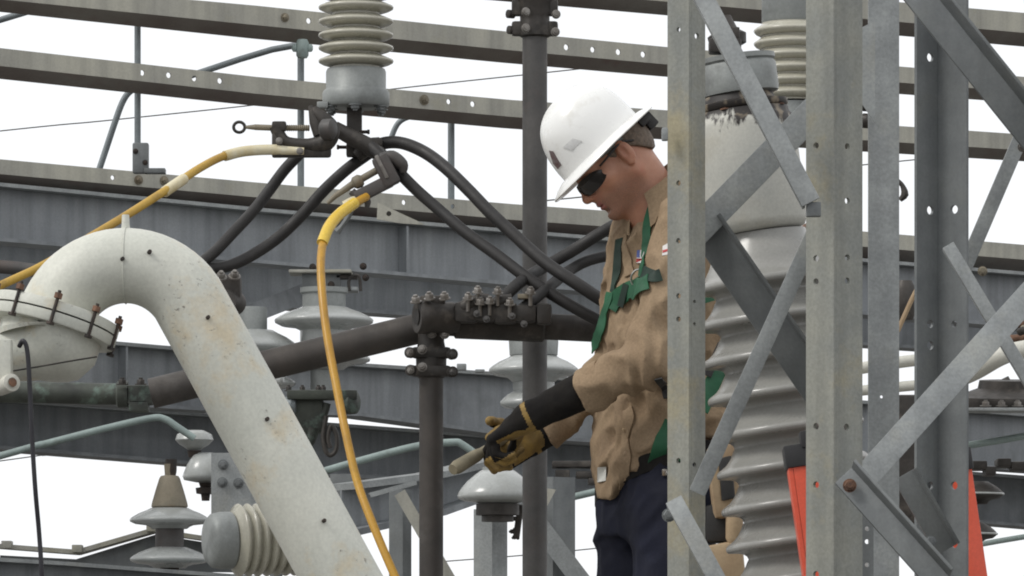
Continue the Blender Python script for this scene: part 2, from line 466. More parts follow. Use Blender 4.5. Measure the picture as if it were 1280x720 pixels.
def i_girder(rows, label, k=1.0, fw=.11, ft=.012, stiff=(), ext=700):
    pl = plan(rows, k, ext); pts = [p for p, h in pl]
    root = thing('steel_girder', pts[0], label, 'steel girder', 'deep girders of the gantry')
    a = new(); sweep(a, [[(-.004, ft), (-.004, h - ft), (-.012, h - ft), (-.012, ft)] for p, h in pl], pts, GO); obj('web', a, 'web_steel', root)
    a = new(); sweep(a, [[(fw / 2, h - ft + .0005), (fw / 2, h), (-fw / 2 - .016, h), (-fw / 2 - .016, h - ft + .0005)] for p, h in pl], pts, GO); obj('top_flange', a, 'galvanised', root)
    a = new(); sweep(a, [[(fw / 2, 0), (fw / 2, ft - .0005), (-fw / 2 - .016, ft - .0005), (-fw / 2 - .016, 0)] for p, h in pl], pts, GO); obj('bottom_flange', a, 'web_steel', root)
    for px in stiff:
        i = max(j for j in range(len(pl) - 1) if pl[j][0].x <= G(px, 500, k).x)
        f = (G(px, 500, k) - pl[i][0]).x / (pl[i + 1][0] - pl[i][0]).x
        p = pl[i][0].lerp(pl[i + 1][0], f); h = pl[i][1]
        a = new(); box(a, p + Vector((0, 0, h / 2)) + GO * .022, GA * .004, GO * .024, (0, 0, h / 2 - ft - .001)); obj('stiffener', a, 'web_steel', root)
    return root

i_girder([(0, 231, 304), (320, 262, 331), (640, 289, 359), (1280, 342, 412)], 'deep blue grey girder with bright top edge crossing behind the whole scene', 1.0, stiff=(500,))
i_girder([(0, 296, 362), (640, 342, 405), (1280, 388, 446)], 'second blue grey girder partly hidden below and behind the deep one', 1.07)
i_girder([(-40, 413, 497), (240, 437, 514), (440, 455, 521), (640, 468, 548), (1280, 518, 590)], 'blue grey girder at mid height behind the bus tube joint', 1.02, stiff=(150,))
i_girder([(0, 499, 563), (440, 532, 598), (836, 562, 622), (1280, 596, 660)], 'lowest long blue grey girder behind the gloved hands', 1.05)
# bottom left: short girder with a haunch
i_girder([(-60, 695, 740), (60, 702, 745), (330, 722, 765)], 'short dark girder along the bottom left corner under the disc insulator', .97, fw=.13, ext=500)
def px_plate(name, poly, D, th, m, parent, label=None, holes=()):
    """flat plate facing the viewer, real thickness, outline given at its own distance"""
    pts = [P(x, y, D) for x, y in poly]
    o = pts[0]
    bm = new()
    hs = []
    for x, y, r in holes:
        q = P(x, y, D) - o; hs.append((q.x, q.z, S(r, D)))
    prism(bm, [((p - o).x, (p - o).z) for p in pts], o, (1, 0, 0), (0, 0, 1), (0, 1, 0), th, hs)
    return obj(name, bm, m, parent, label=label)

r = thing('haunch_bracket', P(60, 700, 16.4), 'dark sloped haunch plate rising to the right behind the lower disc insulator', 'bracket')
px_plate('web_plate', [(0, 694), (95, 699), (195, 668), (330, 690), (330, 716), (0, 712)], 16.3, .012, 'galvanised_dark', r)
b = new()
for A, B in (((-420, 650), (96, 690)), ((96, 690), (190, 663)), ((190, 663), (330, 684))):
    a_, b_ = P(*A, 16.25), P(*B, 16.25); d = (b_ - a_)
    box(b, (a_ + b_) / 2 + Vector((0, .05, 0)), d / 2, (0, .07, 0), Vector((-d.z, 0, d.x)).normalized() * .007)
obj('flange', b, 'beam_steel', r)
for px, py in ((9, 681), (97, 686), (190, 660)):
    b = new(); box(b, P(px, py, 16.24), (.016, 0, 0), (0, .03, 0), (0, 0, .012), .002); obj('nut', b, 'beam_steel', r)

# ---------------------------------------------------------------- conduits and wires
def conduit(pts, wpx, D, label, m='conduit', sm=6, name='conduit', group='thin conduits strung along the gantry', cat='conduit'):
    bm = new(); tube(bm, [P(x, y, D) for x, y in pts], S(wpx, D) / 2, 12, smooth=sm)
    return tag(obj(name, bm, m, None, 60), label, cat, group)
conduit([(-420, 150), (0, 25), (45, 10), (80, -6)], 8, 17.0, 'blue grey conduit slanting up behind the top left beam corner')
conduit([(225, 99), (300, 74), (340, 62), (378, 55)], 8, 16.9, 'grey conduit slanting up to the clamp left of the hanging insulator', sm=0)
conduit([(124, 212), (132, 188), (144, 152), (153, 128), (162, 115), (176, 108), (200, 102)], 8, 16.9, 'grey conduit bending over beside the thin upright rod at upper left')
conduit([(487, 178), (494, 160), (501, 151), (512, 146), (530, 143)], 7, 17.4, 'short grey conduit curving up behind the looped black cable')
for px, y0, y1, w, lab in ((172, 20, 205, 8, 'thin upright grey rod rising from the bolted foot at upper left'),
                           (376, 60, 250, 8.5, 'thin upright grey rod below the clamp left of the hanging insulator'),
                           (564, 140, 275, 8.5, 'thin upright grey rod between the looped cable and vertical bus pipe')):
    D = gD(px, 1.012)
    bm = new(); tube(bm, [P(px, y0, D), P(px, y1, D)], S(w, D) / 2, 12)
    tag(obj('upright_rod', bm, 'conduit', None, 60), lab, 'rod', 'thin upright rods between the beams')
# foot bracket of the rod
r = thing('foot_bracket', P(180, 215, gD(180, .985)), 'dark bolted angle foot holding the thin rod at upper left', 'bracket')
D = gD(180, .985)
bm = new(); box(bm, P(176, 198, D), (S(10, D), 0, 0), (0, .02, 0), (0, 0, S(19, D)), .006)
box(bm, P(194, 214, D), (S(13, D), 0, 0), (0, .025, 0), (0, 0, S(3, D)), .002); obj('bracket_body', bm, 'galvanised_dark', r)
for q in ((170, 190), (182, 204)):
    bm = new(); bolt_bm(bm, P(*q, D) - Vector((0, .02, 0)), (0, -1, 0), .006, .008); obj('bolt', bm, 'bolt_dark', r)
r = thing('rod_clamp', P(378, 62, 16.6), 'small greenish clamp joining the slanting conduit to the upright rod', 'clamp')
D = gD(376, 1.0)
bm = new(); lathe(bm, [(.015, -.03), (.02, -.022), (.021, .02), (.016, .03)], P(378, 61, D), (0, 0, 1), 16); obj('clamp_body', bm, 'conduit_green', r)
for dx in (-9, 9):
    bm = new(); lathe(bm, [(.007, -.012), (.011, -.006), (.011, .006), (.007, .012)], P(378 + dx, 60, D), (0, 0, 1), 12); obj('lug', bm, 'conduit_green', r)
conduit([(-420, 690), (0, 570), (60, 554), (130, 536), (188, 523), (206, 524), (222, 534), (243, 548)], 9, 15.0, 'pale green conduit bending down to the small insulators beside the white pipe', 'conduit_green', 7)
conduit([(-420, 300), (20, 335), (90, 344)], 17, 15.6, 'thick grey pipe stub behind the yellow cable at the left edge', 'bus_grey', 0, group=None, cat='pipe')
conduit([(395, 592), (450, 576), (520, 558), (566, 553), (578, 556), (600, 572)], 9.5, 14.6, 'pale green conduit behind the brown post and yellow cable', 'conduit_green', 7)
conduit([(655, 634), (700, 625), (760, 611)], 9, 15.2, 'pale green conduit between the bus pipe and the worker', 'conduit_green', 0)
conduit([(1190, 560), (1240, 552), (1310, 540)], 9, 13.0, 'pale green conduit at the right edge beyond the lattice tower', 'conduit_green', 0)
conduit([(1205, 684), (1250, 676), (1310, 666)], 7, 13.2, 'dull green conduit low in the bottom right corner', 'conduit_green', 0)
def wire(pts, D, label, w=1.6):
    bm = new(); tube(bm, [P(x, y, D) for x, y in pts], S(w, D) / 2, 6, smooth=5)
    return tag(obj('guy_wire', bm, 'cast_dark', None, 60), label, 'wire', 'thin wires against the white sky')
wire([(-900, 262), (-40, 168), (130, 151), (330, 130), (520, 108), (735, 85), (900, 66)], 24, 'long thin wire rising across the white sky at the upper left')
wire([(660, 253), (730, 246), (800, 239)], 26, 'thin wire just below the brim of the hard hat', 1.8)
wire([(-600, 660), (-20, 579), (60, 569), (130, 566)], 25, 'short thin wire under the girder at the left edge', 1.6)
wire([(540, 703), (700, 690), (900, 668)], 26, 'thin wire low behind the worker legs and grey posts', 1.6)
wire([(-600, 755), (60, 722), (260, 715), (420, 708)], 25, 'faint wire along the bottom behind the white pipe', 1.6)
wire([(1060, 208), (1180, 196), (1300, 184)], 25, 'thin wire seen through the gaps of the lattice tower', 1.6)
# ================================================================ white gooseneck pipe
DP = 9.0
def Q(x, y, d=DP): return P(x, y, d)
r = thing('gooseneck_pipe', P(420, 720, DP), 'large off-white gooseneck pipe bending over at left foreground, rust stained', 'pipe')
ang = [math.radians(a) for a in range(-76, 62, 6)]
ctr = [(157 + 93 * math.sin(a), 425 - 93 * math.cos(a)) for a in ang]
pts = [Q(x, y) for x, y in ctr]
sx, sy = ctr[-1]
for t in (14, 40, 80, 130, 220, 340, 470, 640, 800): pts.append(Q(sx + t * .553 - .000012 * t * t, sy + t, DP))
bm = new(); tube(bm, pts, [S(47, DP)] * 24 + [S(47.5, DP)] * 3 + [S(48.5, DP)] * 3, 56); obj('pipe_body', bm, 'white_paint', r, 60)
# weld beads
for ang_d in (0,):
    a = math.radians(ang_d); c = Q(157 + 93 * math.sin(a), 425 - 93 * math.cos(a)); ax = Vector((math.cos(a), 0, -math.sin(a)))
    bm = new(); u, w = Vector((math.sin(a), 0, math.cos(a))), Vector((0, 1, 0))
    ring = [c + (u * math.cos(k * math.pi / 24) + w * math.sin(k * math.pi / 24)) * (S(47, DP) + .0002 + .0006 * random.random()) for k in range(49)]
    tube(bm, ring, .0016, 6, cap=False); obj('weld_bead', bm, 'white_paint', r)
bm = new(); lathe(bm, [(S(6, DP), 0), (S(5, DP), .008), (S(4.6, DP), .024), (S(4.2, DP), .026)], Q(157, 287), (0, 0, 1), 16); obj('vent_stub', bm, 'white_paint', r)
for x, y in ((151, 325), (185, 316), (258, 398), (332, 525), (403, 652)):
    base = Q(x, y, DP - S(45, DP)); bm = new()
    lathe(bm, [(.0036, 0), (.0036, .017), (.0028, .018)], base + Vector((0, .008, 0)), (.25, -1, .12), 10); obj('stud', bm, 'bolt_dark', r)

# ---------------------------------------------------------------- flange and lower elbow
fo = Q(68, 398); fa = Vector((-.27, -.11, -.955)).normalized()
r = thing('pipe_flange', fo, 'bolted white pipe flange with black gasket at the left edge, rusty bolts', 'pipe flange')
R = S(82, DP)
bm = new(); lathe(bm, [(R * .5, -.016), (R * .985, -.014), (R, -.011), (R, .0035)], fo, fa, 64); obj('upper_flange', bm, 'white_paint', r, 30)
bm = new(); lathe(bm, [(R * .96, .0037), (R * .96, .0065)], fo, fa, 64); obj('gasket', bm, 'gasket', r, 30)
bm = new(); lathe(bm, [(R, .0067), (R, .022), (R * .985, .025), (R * .5, .026)], fo, fa, 64); obj('lower_flange', bm, 'white_paint', r, 30)
a_, u_, v_ = frame_for(fa)
for k in range(10):
    th = k * math.pi / 5 + .1
    d = (u_ * math.cos(th) + v_ * math.sin(th))
    c = fo + d * R * 1.012
    bm = new(); lathe(bm, [(.0032, -.031), (.0032, .029)], c, fa, 8); o = obj('bolt', bm, 'bolt_dark', r)
    bm = new(); lathe(bm, [(.0075, -.026), (.0075, -.0165)], c, fa, 6); obj('nut', bm, 'rust', o)
    bm = new(); lathe(bm, [(.0075, .0265), (.0075, .031)], c, fa, 6); obj('nut', bm, 'bolt_dark', o)
# cone below the flange
bm = new()
pp = [fo + fa * .0262, fo + fa * .037, fo + fa * .052 + Vector((-.030, 0, .0)), fo + fa * .064 + Vector((-.085, 0, .0)), fo + fa * .070 + Vector((-.19, 0, .0)), fo + fa * .070 + Vector((-.7, .1, -.01))]
tube(bm, pp, [R * .87, R * .78, R * .54, R * .43, R * .40, R * .40], 48, smooth=4); obj('lower_elbow', bm, 'white_paint', r, 60)
bm = new(); tube(bm, [Q(14, 464, 8.905), Q(50, 458, 8.885), Q(90, 451, 8.885), Q(121, 446, 8.9)], .0016, 6, smooth=4); obj('seam', bm, 'gasket', r)
bm = new(); box(bm, Q(0, 452, 8.86), (S(15, DP), 0, 0), (0, .02, 0), (0, 0, S(27, DP)), .004); obj('lug', bm, 'white_paint', r)
bm = new(); lathe(bm, [(S(11, DP), -.05), (S(11, DP), 0), (S(6, DP), .002), (S(5, DP), -.01)], Q(15, 478, 8.83), (.5, -.85, .1), 20); obj('drain_stub', bm, 'cream_paint', r)
bm = new(); lathe(bm, [(S(5.5, DP), 0), (S(4, DP), .001)], Q(16, 478, 8.823), (.5, -.85, .1), 16); obj('drain_plug', bm, 'rust', r)
bm = new(); tube(bm, [Q(24, 433, 8.83), Q(29, 426, 8.82), Q(34, 438, 8.82), Q(37, 480, 8.82), Q(40, 545, 8.82), Q(44, 610, 8.82), Q(49, 668, 8.83), Q(53, 730, 8.83), Q(60, 860, 8.85)], S(3, DP), 8, smooth=6)
tag(obj('hanging_cable', bm, 'cable_thin_black', None, 60), 'thin black cable hanging from the white pipe flange down the left edge', 'cable')

# ================================================================ insulators
def sheds(zs, rim, core, drop, thick=.3):
    """lathe profile (bottom to top) for sheds with rounded rims at heights zs (ascending)"""
    pr = []
    for z in zs:
        pr += [(core, z - drop * .42), (core + (rim - core) * .25, z - drop * .40), (core + (rim - core) * .7, z - drop * .26), (rim * .985, z - drop * .12), (rim, z), (rim * .985, z + drop * .10),
               (core + (rim - core) * .6, z + drop * .25), (core + (rim - core) * .2, z + drop * .40), (core, z + drop * .5)]
    return pr

def zpx(py, D): return CZ + (HOR - py) / F * D

# hanging cream post insulator (top centre)
D = 13.0; cx = 445
def post_insulator(cx, D, rims, rim_px, core_px, label, top_py, cap=None):
    r = thing('post_insulator', P(cx, 140, D), label, 'insulator', 'cream ribbed post insulators')
    zs = sorted(zpx(y, D) for y in rims)
    drop = abs(zs[1] - zs[0])
    o = P(cx, 0, D); o.z = 0
    bm = new(); lathe(bm, [(S(core_px, D), zs[0] - drop * .55)] + sheds(zs, S(rim_px, D), S(core_px, D), drop) + [(S(core_px, D), zs[-1] + drop * .6)], o, (0, 0, 1), 56)
    obj('porcelain', bm, 'porcelain_cream', r, 50)
    return r, o
r, o = post_insulator(445, 13.0, [76.5, 60, 44, 27, 9.5, -7, -24, -41, -58], 47, 30, 'cream ribbed post insulator hanging over the cable joint', -80)
z = lambda y: zpx(y, 13.0)
bm = new(); lathe(bm, [(S(26, D), z(86)), (S(36, D), z(86.5)), (S(37.5, D), z(90)), (S(37.5, D), z(111)), (S(39, D), z(113))][::-1], o, (0, 0, 1), 48); obj('cap', bm, 'cap_grey', r)
bm = new(); lathe(bm, [(S(28, D), z(135)), (S(40, D), z(134)), (S(42, D), z(131)), (S(42, D), z(116)), (S(40, D), z(113.2))], o, (0, 0, 1), 48); obj('base_flange', bm, 'cap_grey', r)
for a in range(30, 390, 60):
    c = o + Vector((math.cos(math.radians(a)) * S(36, D), math.sin(math.radians(a)) * S(36, D), z(134.5)))
    bm = new(); bolt_bm(bm, c, (0, 0, -1), .012, .012); obj('bolt', bm, 'galvanised_dark', r)
bm = new(); lathe(bm, [(S(44, D), z(-75)), (S(44, D), z(-140))], o, (0, 0, 1), 40); obj('top_cap', bm, 'cap_grey', r)
bm = new(); box(bm, P(404, 134, D) - Vector((-.0, .045, 0)), (.014, 0, 0), (0, .012, 0), (0, 0, .008), .003); obj('lug', bm, 'cap_grey', r)
# right hand post insulator behind the lattice tower
r, o = post_insulator(992, 13.6, [119, 103, 87, 71, 55, 39], 50, 40, 'cream ribbed post insulator half hidden behind the thick tower leg', -20)
z = lambda y: zpx(y, 13.6)
bm = new(); lathe(bm, [(S(39, 13.6), z(29)), (S(40, 13.6), z(26)), (S(40, 13.6), z(-30))], o, (0, 0, 1), 48); obj('cap', bm, 'cap_grey', r)
bm = new(); lathe(bm, [(S(30, 13.6), z(158)), (S(42, 13.6), z(146)), (S(41, 13.6), z(130))], o, (0, 0, 1), 40); obj('base_flange', bm, 'cap_grey', r)

def dome_profile(zrim, rim, core, hup, hdn):
    """bell shaped disc, bottom to top"""
    return [(core, zrim - hdn), (core * 1.15, zrim - hdn * .75), (rim * .6, zrim - hdn * .55), (rim * .86, zrim - hdn * .40), (rim * .985, zrim - hdn * .12), (rim, zrim + hup * .06), (rim * .985, zrim + hup * .17),
            (rim * .9, zrim + hup * .36), (rim * .76, zrim + hup * .60), (rim * .58, zrim + hup * .82), (core * 1.05, zrim + hup)]

def disc_insulator(cx, D, discs, label, neck, neck_m='cap_grey', top=None, foot=None, disc_m='porcelain_white'):
    """discs: (rim py, rim px, up px, down px); neck: list of (py, r px) lathe for the fitting above"""
    r = thing('disc_insulator', P(cx, discs[0][0], D), label, 'insulator', 'pale disc insulators on the gantry')
    o = P(cx, 0, D); o.z = 0
    for (py, rp, up, dn, core) in discs:
        bm = new(); lathe(bm, dome_profile(zpx(py, D), S(rp, D), S(core, D), S(up, D), S(dn, D)), o, (0, 0, 1), 56); obj('disc', bm, disc_m, r, 60)
    bm = new(); lathe(bm, [(S(q, D), zpx(py, D)) for py, q in neck][::-1], o, (0, 0, 1), 32); obj('cap', bm, neck_m, r)
    for py0, py1, rp, mm in (foot or ()):
        bm = new(); lathe(bm, [(S(rp, D), zpx(py1, D)), (S(rp, D), zpx(py0, D))], o, (0, 0, 1), 24); obj('pin', bm, mm, r)
    return r

r = disc_insulator(405, 16.2, [(402, 62, 18, 14, 27), (450, 58, 16, 12, 25)], 'pale twin disc insulator hung below the girder behind the yellow cable',
                   [(360, 30), (366, 30), (368, 27), (388, 27)], foot=[(412, 438, 30, 'porcelain_white'), (461, 500, 17, 'cap_grey')])
r = disc_insulator(316, 16.2, [(435, 56, 22, 14, 24), (480, 54, 16, 12, 22)], 'pale disc insulator peeking out past the white pipe shoulder',
                   [(384, 17), (388, 18), (414, 18)], foot=[(446, 470, 24, 'porcelain_white')])
r = disc_insulator(667, 15.6, [(464, 56, 20, 14, 26), (505, 42, 20, 12, 24)], 'pale disc insulator behind the vertical bus pipe above the gloves',
                   [(420, 29), (427, 31), (444, 30), (447, 26)], foot=[(476, 490, 26, 'porcelain_white'), (514, 560, 18, 'cap_grey')])
r = disc_insulator(212, 16.0, [(651, 50, 16, 10, 22), (700, 50, 16, 10, 20)], 'brown capped twin disc insulator hanging alone under the left girder',
                   [(580, 7), (594, 6), (595, 11), (598, 13), (614, 18), (628, 22), (633, 23), (636, 20)], 'cap_tan', foot=[(658, 688, 18, 'bus_grey'), (706, 716, 12, 'bolt_dark')])  # core between the discs coloured dark grey to stand in for shade there
bm = new(); lathe(bm, [(S(6, 16), zpx(594, 16)), (S(7, 16), zpx(588, 16)), (S(7, 16), zpx(574, 16))], Vector((P(214, 0, 16).x, 16, 0)), (0, 0, 1), 8); obj('hanger_bolt', bm, 'bolt_dark', r)
r = disc_insulator(622, 13.6, [(622, 50, 34, 10, 20)], 'broad pale disc insulator on a grey post just below the gloves',
                   [(584, 19), (592, 20)], foot=[(630, 644, 27, 'cast_dark'), (640, 652, 20, 'cast_dark')])
# small bells beside the bolted plate
r = thing('bell_insulator', P(243, 550, 15.2), 'small white bell insulator at the end of the pale green conduit', 'insulator', 'small bell insulators beside the white pipe')
o = P(243, 0, 15.2); o.z = 0
bm = new(); lathe(bm, [(S(8, 15.2), zpx(562, 15.2)), (S(18, 15.2), zpx(556, 15.2)), (S(24, 15.2), zpx(550, 15.2)), (S(22, 15.2), zpx(543, 15.2)), (S(12, 15.2), zpx(538, 15.2))], o, (0, 0, 1), 32); obj('bell', bm, 'porcelain_white', r, 60)
bm = new(); lathe(bm, [(S(7, 15.2), zpx(572, 15.2)), (S(9, 15.2), zpx(563, 15.2))], o, (0, 0, 1), 12); obj('pin', bm, 'bolt_dark', r)
r = thing('bell_insulator', P(258, 590, 15.2), 'lower white bell insulator touching the grey bolted plate', 'insulator', 'small bell insulators beside the white pipe')
o = P(257, 0, 15.2); o.z = 0
bm = new(); lathe(bm, [(S(12, 15.2), zpx(603, 15.2)), (S(27, 15.2), zpx(600, 15.2)), (S(29, 15.2), zpx(595, 15.2)), (S(24, 15.2), zpx(582, 15.2)), (S(16, 15.2), zpx(569, 15.2)), (S(10, 15.2), zpx(566, 15.2))], o, (0, 0, 1), 32); obj('bell', bm, 'porcelain_white', r, 60)
bm = new(); lathe(bm, [(S(5, 15.2), zpx(626, 15.2)), (S(6, 15.2), zpx(618, 15.2)), (S(12, 15.2), zpx(617, 15.2)), (S(13, 15.2), zpx(610, 15.2)), (S(7, 15.2), zpx(609, 15.2)), (S(9, 15.2), zpx(603.5, 15.2))], o, (0, 0, 1), 10); obj('hanger', bm, 'bolt_dark', r)

# ribbed cylinder lying on its side behind the white pipe
D = 13.6; c = P(262, 676, D); ax = Vector((.93, .36, .03)).normalized()
r = thing('ribbed_bushing', c, 'ribbed cream bushing lying on its side with grey end cap, behind the white pipe', 'bushing')
bm = new(); lathe(bm, [(S(18, D), -.006), (S(28, D), -.004), (S(34, D), .008), (S(36, D), .03), (S(36, D), .058), (S(34, D), .062)], c, ax, 48); obj('end_cap', bm, 'cap_grey', r)
pr = [(S(36, D), .063)]
for k in range(9):
    h0 = .07 + k * .026
    pr += [(S(38, D), h0), (S(44, D), h0 + .005), (S(46, D), h0 + .010), (S(44, D), h0 + .017), (S(38, D), h0 + .022)]
bm = new(); lathe(bm, pr, c, ax, 56); obj('ribs', bm, 'porcelain_cream', r, 60)

# ================================================================ hardware hanging from the girder
r = thing('girder_bracket', G(405, 352, .99), 'bracket of plates and U bolt under the girder above the twin disc insulator', 'bracket')
D = gD(405, .985)
for (x0, x1, y0, y1, dd, mm) in ((378, 426, 340, 366, .03, 'galvanised_dark'), (362, 440, 339, 343, .07, 'beam_steel'), (420, 447, 344, 349, .03, 'cast_dark'), (408, 448, 360, 365, .05, 'galvanised')):
    bm = new(); box(bm, P((x0 + x1) / 2, (y0 + y1) / 2, D), (S(x1 - x0, D) / 2, 0, 0), (0, dd, 0), (0, 0, S(y1 - y0, D) / 2), .003); obj('plate', bm, mm, r)
bm = new(); tube(bm, [P(437, 364, D - .05), P(436, 352, D - .05), P(441, 345, D - .05), P(449, 346, D - .05), P(451, 364, D - .05)], S(2, D), 8, smooth=5); obj('u_bolt', bm, 'cast_dark', r)
for x, y in ((457, 347), (454, 333), (391, 334), (414, 356)):
    bm = new(); bolt_bm(bm, P(x, y, D - .055), (0, -1, 0), .008, .012); obj('bolt', bm, 'bolt_dark', r)
# slanting strut channel
r = thing('strut', G(340, 370, 1.0), 'pale slanting strut channel below the girder left of the twin disc insulator', 'strut')
bm = new(); A, B = P(292, 388, 16.5), P(395, 348, 16.9); d = B - A; up = Vector((-d.z, 0, d.x)).normalized()
angle_member(bm, A, B, -up, S(24, 16.6), Vector((0, 1, 0)), .05, .005); obj('strut_angle', bm, 'web_steel', r)
r = px_plate('gusset_plate', [(471, 274), (472, 253), (528, 279), (529, 281), (500, 279)], gD(500, .985), .01, 'beam_steel', None, holes=[(486, 267, 3.2)])
tag(r, 'cream triangular gusset plate on the girder top right of the yellow cable clamp', 'gusset')

# plate with three bolts, posts and braces along the bottom
r = thing('splice_plate', P(290, 605, 15.0), 'light grey splice plate with three bolts beside the white pipe', 'plate')
D = 15.0
px_plate('plate', [(264, 566), (335, 566), (335, 645), (264, 645)], D, .012, 'galvanised', r)
for q in ((279, 581), (278, 603), (298, 604)):
    bm = new(); bolt_bm(bm, P(*q, D), (0, -1, 0), .012, .016, 1.3); obj('bolt', bm, 'galvanised_dark', r)

def post(x0, x1, ytop, D, label, split=.55, holes=(), m='galvanised_dark'):
    r = thing('steel_post', Vector((P((x0 + x1) / 2, 0, D).x, D, 0)), label, 'post', 'grey angle posts of the lower frame')
    w = S(x1 - x0, D); xm = x0 + (x1 - x0) * split
    A = P(xm, ytop, D); B = Vector((A.x, D, 0))
    ua = Vector((-1, .55, 0)); ub = Vector((1, .55, 0)); cs = 1 / math.hypot(1, .55)
    bm = new(); angle_member(bm, A, B, ua, w * split / cs, ub, w * (1 - split) / cs, .006, holes1=holes); obj('angle', bm, m, r)
    return r
post(412, 446, 592, 15.6, 'short grey post between the white pipe and yellow cable', .95)
post(486, 514, 612, 15.2, 'narrow grey post just left of the brown vertical tube', .62)
post(337, 353, 655, 15.4, 'small grey post under the ribbed bushing', .6)
post(592, 634, 636, 13.75, 'wide grey post carrying the broad disc insulator', .55, m='galvanised')
post(676, 719, 596, 15.0, 'grey post with one round hole between bus pipe and worker', .35)
def brace(pts, D, wpx, label, m='beam_steel', fl=.03, down=True):
    A, B = P(*pts[0], D), P(*pts[1], D + .02); d = B - A; up = Vector((-d.z, 0, d.x)).normalized()
    if up.z < 0: up = -up
    bm = new(); angle_member(bm, A, B, -up, S(wpx, D), Vector((0, 1, 0)), fl, .005)
    return tag(obj('frame_brace', bm, m, None), label, 'brace', 'slanting braces of the lower frame')
brace([(506, 612), (572, 726)], 15.1, 15, 'tan diagonal brace running down behind the brown vertical tube', fl=.04)
brace([(655, 612), (752, 740)], 14.95, 24, 'grey diagonal brace below the gloves left of the worker', 'galvanised')
i_girder([(432, 604, 670), (540, 590, 645), (660, 562, 602)], 'grey girder sloping up to the right behind the yellow cable near the bottom', .915, fw=.16, ft=.02, ext=4)
brace([(462, 616), (520, 600)], 14.9, 6, 'thin bright angle on the sloping girder beside the yellow cable', 'galvanised', .03)
r = px_plate('corner_plate', [(668, 608), (695, 612), (681, 638), (668, 640)], 14.6, .01, 'beam_steel', None)
tag(r, 'small tan corner plate showing right of the bus pipe', 'plate')
# dark toothed hardware right of the disc post
r = thing('toothed_clamp', P(642, 650, 13.7), 'dark jagged bolted clamp between the disc post and bus pipe', 'clamp')
bm = new(); box(bm, P(648, 652, 13.7), (.009, 0, 0), (0, .03, 0), (.006, 0, .045), .006); obj('clamp_body', bm, 'cast_dark', r)
for k in range(4):
    bm = new(); bolt_bm(bm, P(644 + (k % 2) * 3, 634 + 12 * k + (k % 3) * 3, 13.68), (-1, -.5, .5 - .3 * k), .007, .013); obj('bolt', bm, 'cast_dark', r)
r = thing('frame_fitting', P(730, 590, 15.4), 'dark clutter of clips under the girder between bus pipe and worker', 'fitting')
for x0, x1, y0, y1 in ((690, 755, 577, 585), (694, 712, 588, 602), (720, 746, 590, 598), (735, 748, 598, 606)):
    bm = new(); box(bm, P((x0 + x1) / 2, (y0 + y1) / 2, 15.3), (S(x1 - x0, 15.3) / 2, 0, 0), (0, .05, 0), (0, 0, S(y1 - y0, 15.3) / 2), .004); obj('clip', bm, 'cast_dark', r)
# nuts standing on the girder tops, and a rusty bracket behind the elbow
for x, y, d, lab in ((577, 459, 15.9, 'small nut standing on the mid girder right of the tee connector'), (600, 464, 15.9, 'flat washer plate on the mid girder behind the tee connector')):
    bm = new(); box(bm, P(x, y, d), (S(6, d), 0, 0), (0, .02, 0), (0, 0, S(4 if x < 590 else 2, d)), .003)
    tag(obj('girder_nut', bm, 'galvanised', None), lab, 'nut')
r = thing('rusty_bracket', P(80, 372, 13), 'rusty brown bracket just behind the white elbow above the flange', 'bracket')
bm = new(); box(bm, P(82, 366, 13), (S(10, 13), 0, 0), (0, .03, 0), (0, 0, S(24, 13)), .006)
box(bm, P(64, 384, 13), (S(16, 13), 0, 0), (0, .03, 0), (0, 0, S(5, 13)), .003); obj('bracket_body', bm, 'rust', r)
# ================================================================ bus tubes and connectors
D = 12.7
def vtube(cx, y0, y1, wpx, D, label, m, group):
    bm = new(); B = P(cx, y1, D); A = P(cx, y0, D)
    if y1 > 720: B.z = 0.58
    tube(bm, [A, B], S(wpx, D) / 2, 32)
    return tag(obj('bus_tube', bm, m, None, 60), label, 'bus tube', group)
vtube(668.5, 30, 800, 31, 12.95, 'tall vertical grey bus tube running past the front of the hard hat', 'bus_grey', 'rigid bus tubes')
vtube(539, 460, 800, 30, 12.7, 'brown vertical bus tube standing under the bolted tee connector', 'bus_brown', 'rigid bus tubes')
bm = new(); tube(bm, [P(189, 491.9, 12.75), P(530, 409, 12.75)], S(19, 12.75), 32)
tag(obj('bus_tube', bm, 'bus_brown', None, 60), 'long brown bus tube slanting up from the white pipe to the tee connector', 'bus tube', 'rigid bus tubes')
bm = new(); tube(bm, [P(545, 403, 12.7), P(700, 409, 12.72), P(800, 414, 12.75)], S(16.5, 12.7), 32)
tag(obj('bus_tube', bm, 'bus_brown', None, 60), 'horizontal brown bus tube running from the tee connector to behind the worker', 'bus tube', 'rigid bus tubes')
bm = new(); tube(bm, [P(-500, 478, 13.7), P(158, 493, 13.55)], S(13.5, 13.6), 28)
tag(obj('bus_tube', bm, 'green_bronze', None, 60), 'green stained bus tube behind the white flange at left', 'bus tube', 'rigid bus tubes')
r = thing('tube_coupling', P(176, 495, 13.4), 'dark green bolted coupling joining two bus tubes left of the white pipe', 'coupling')
bm = new(); lathe(bm, [(S(14, 13.4), -.03), (S(16.5, 13.4), -.026), (S(16.5, 13.4), .0)], P(160, 493, 13.4), (1, 0, 0), 28)
box(bm, P(176, 494, 13.4), (S(16, 13.4), 0, 0), (0, .03, 0), (0, 0, S(12, 13.4)), .006)
box(bm, P(174, 508, 13.4), (S(12, 13.4), 0, 0), (0, .03, 0), (0, 0, S(7, 13.4)), .003); obj('coupling_body', bm, 'green_bronze', r)
for x in (153, 176, 212):
    bm = new(); bolt_bm(bm, P(x, 481, 13.35), (0, -.1, 1), .011, .014); obj('bolt', bm, 'cast_dark', r)

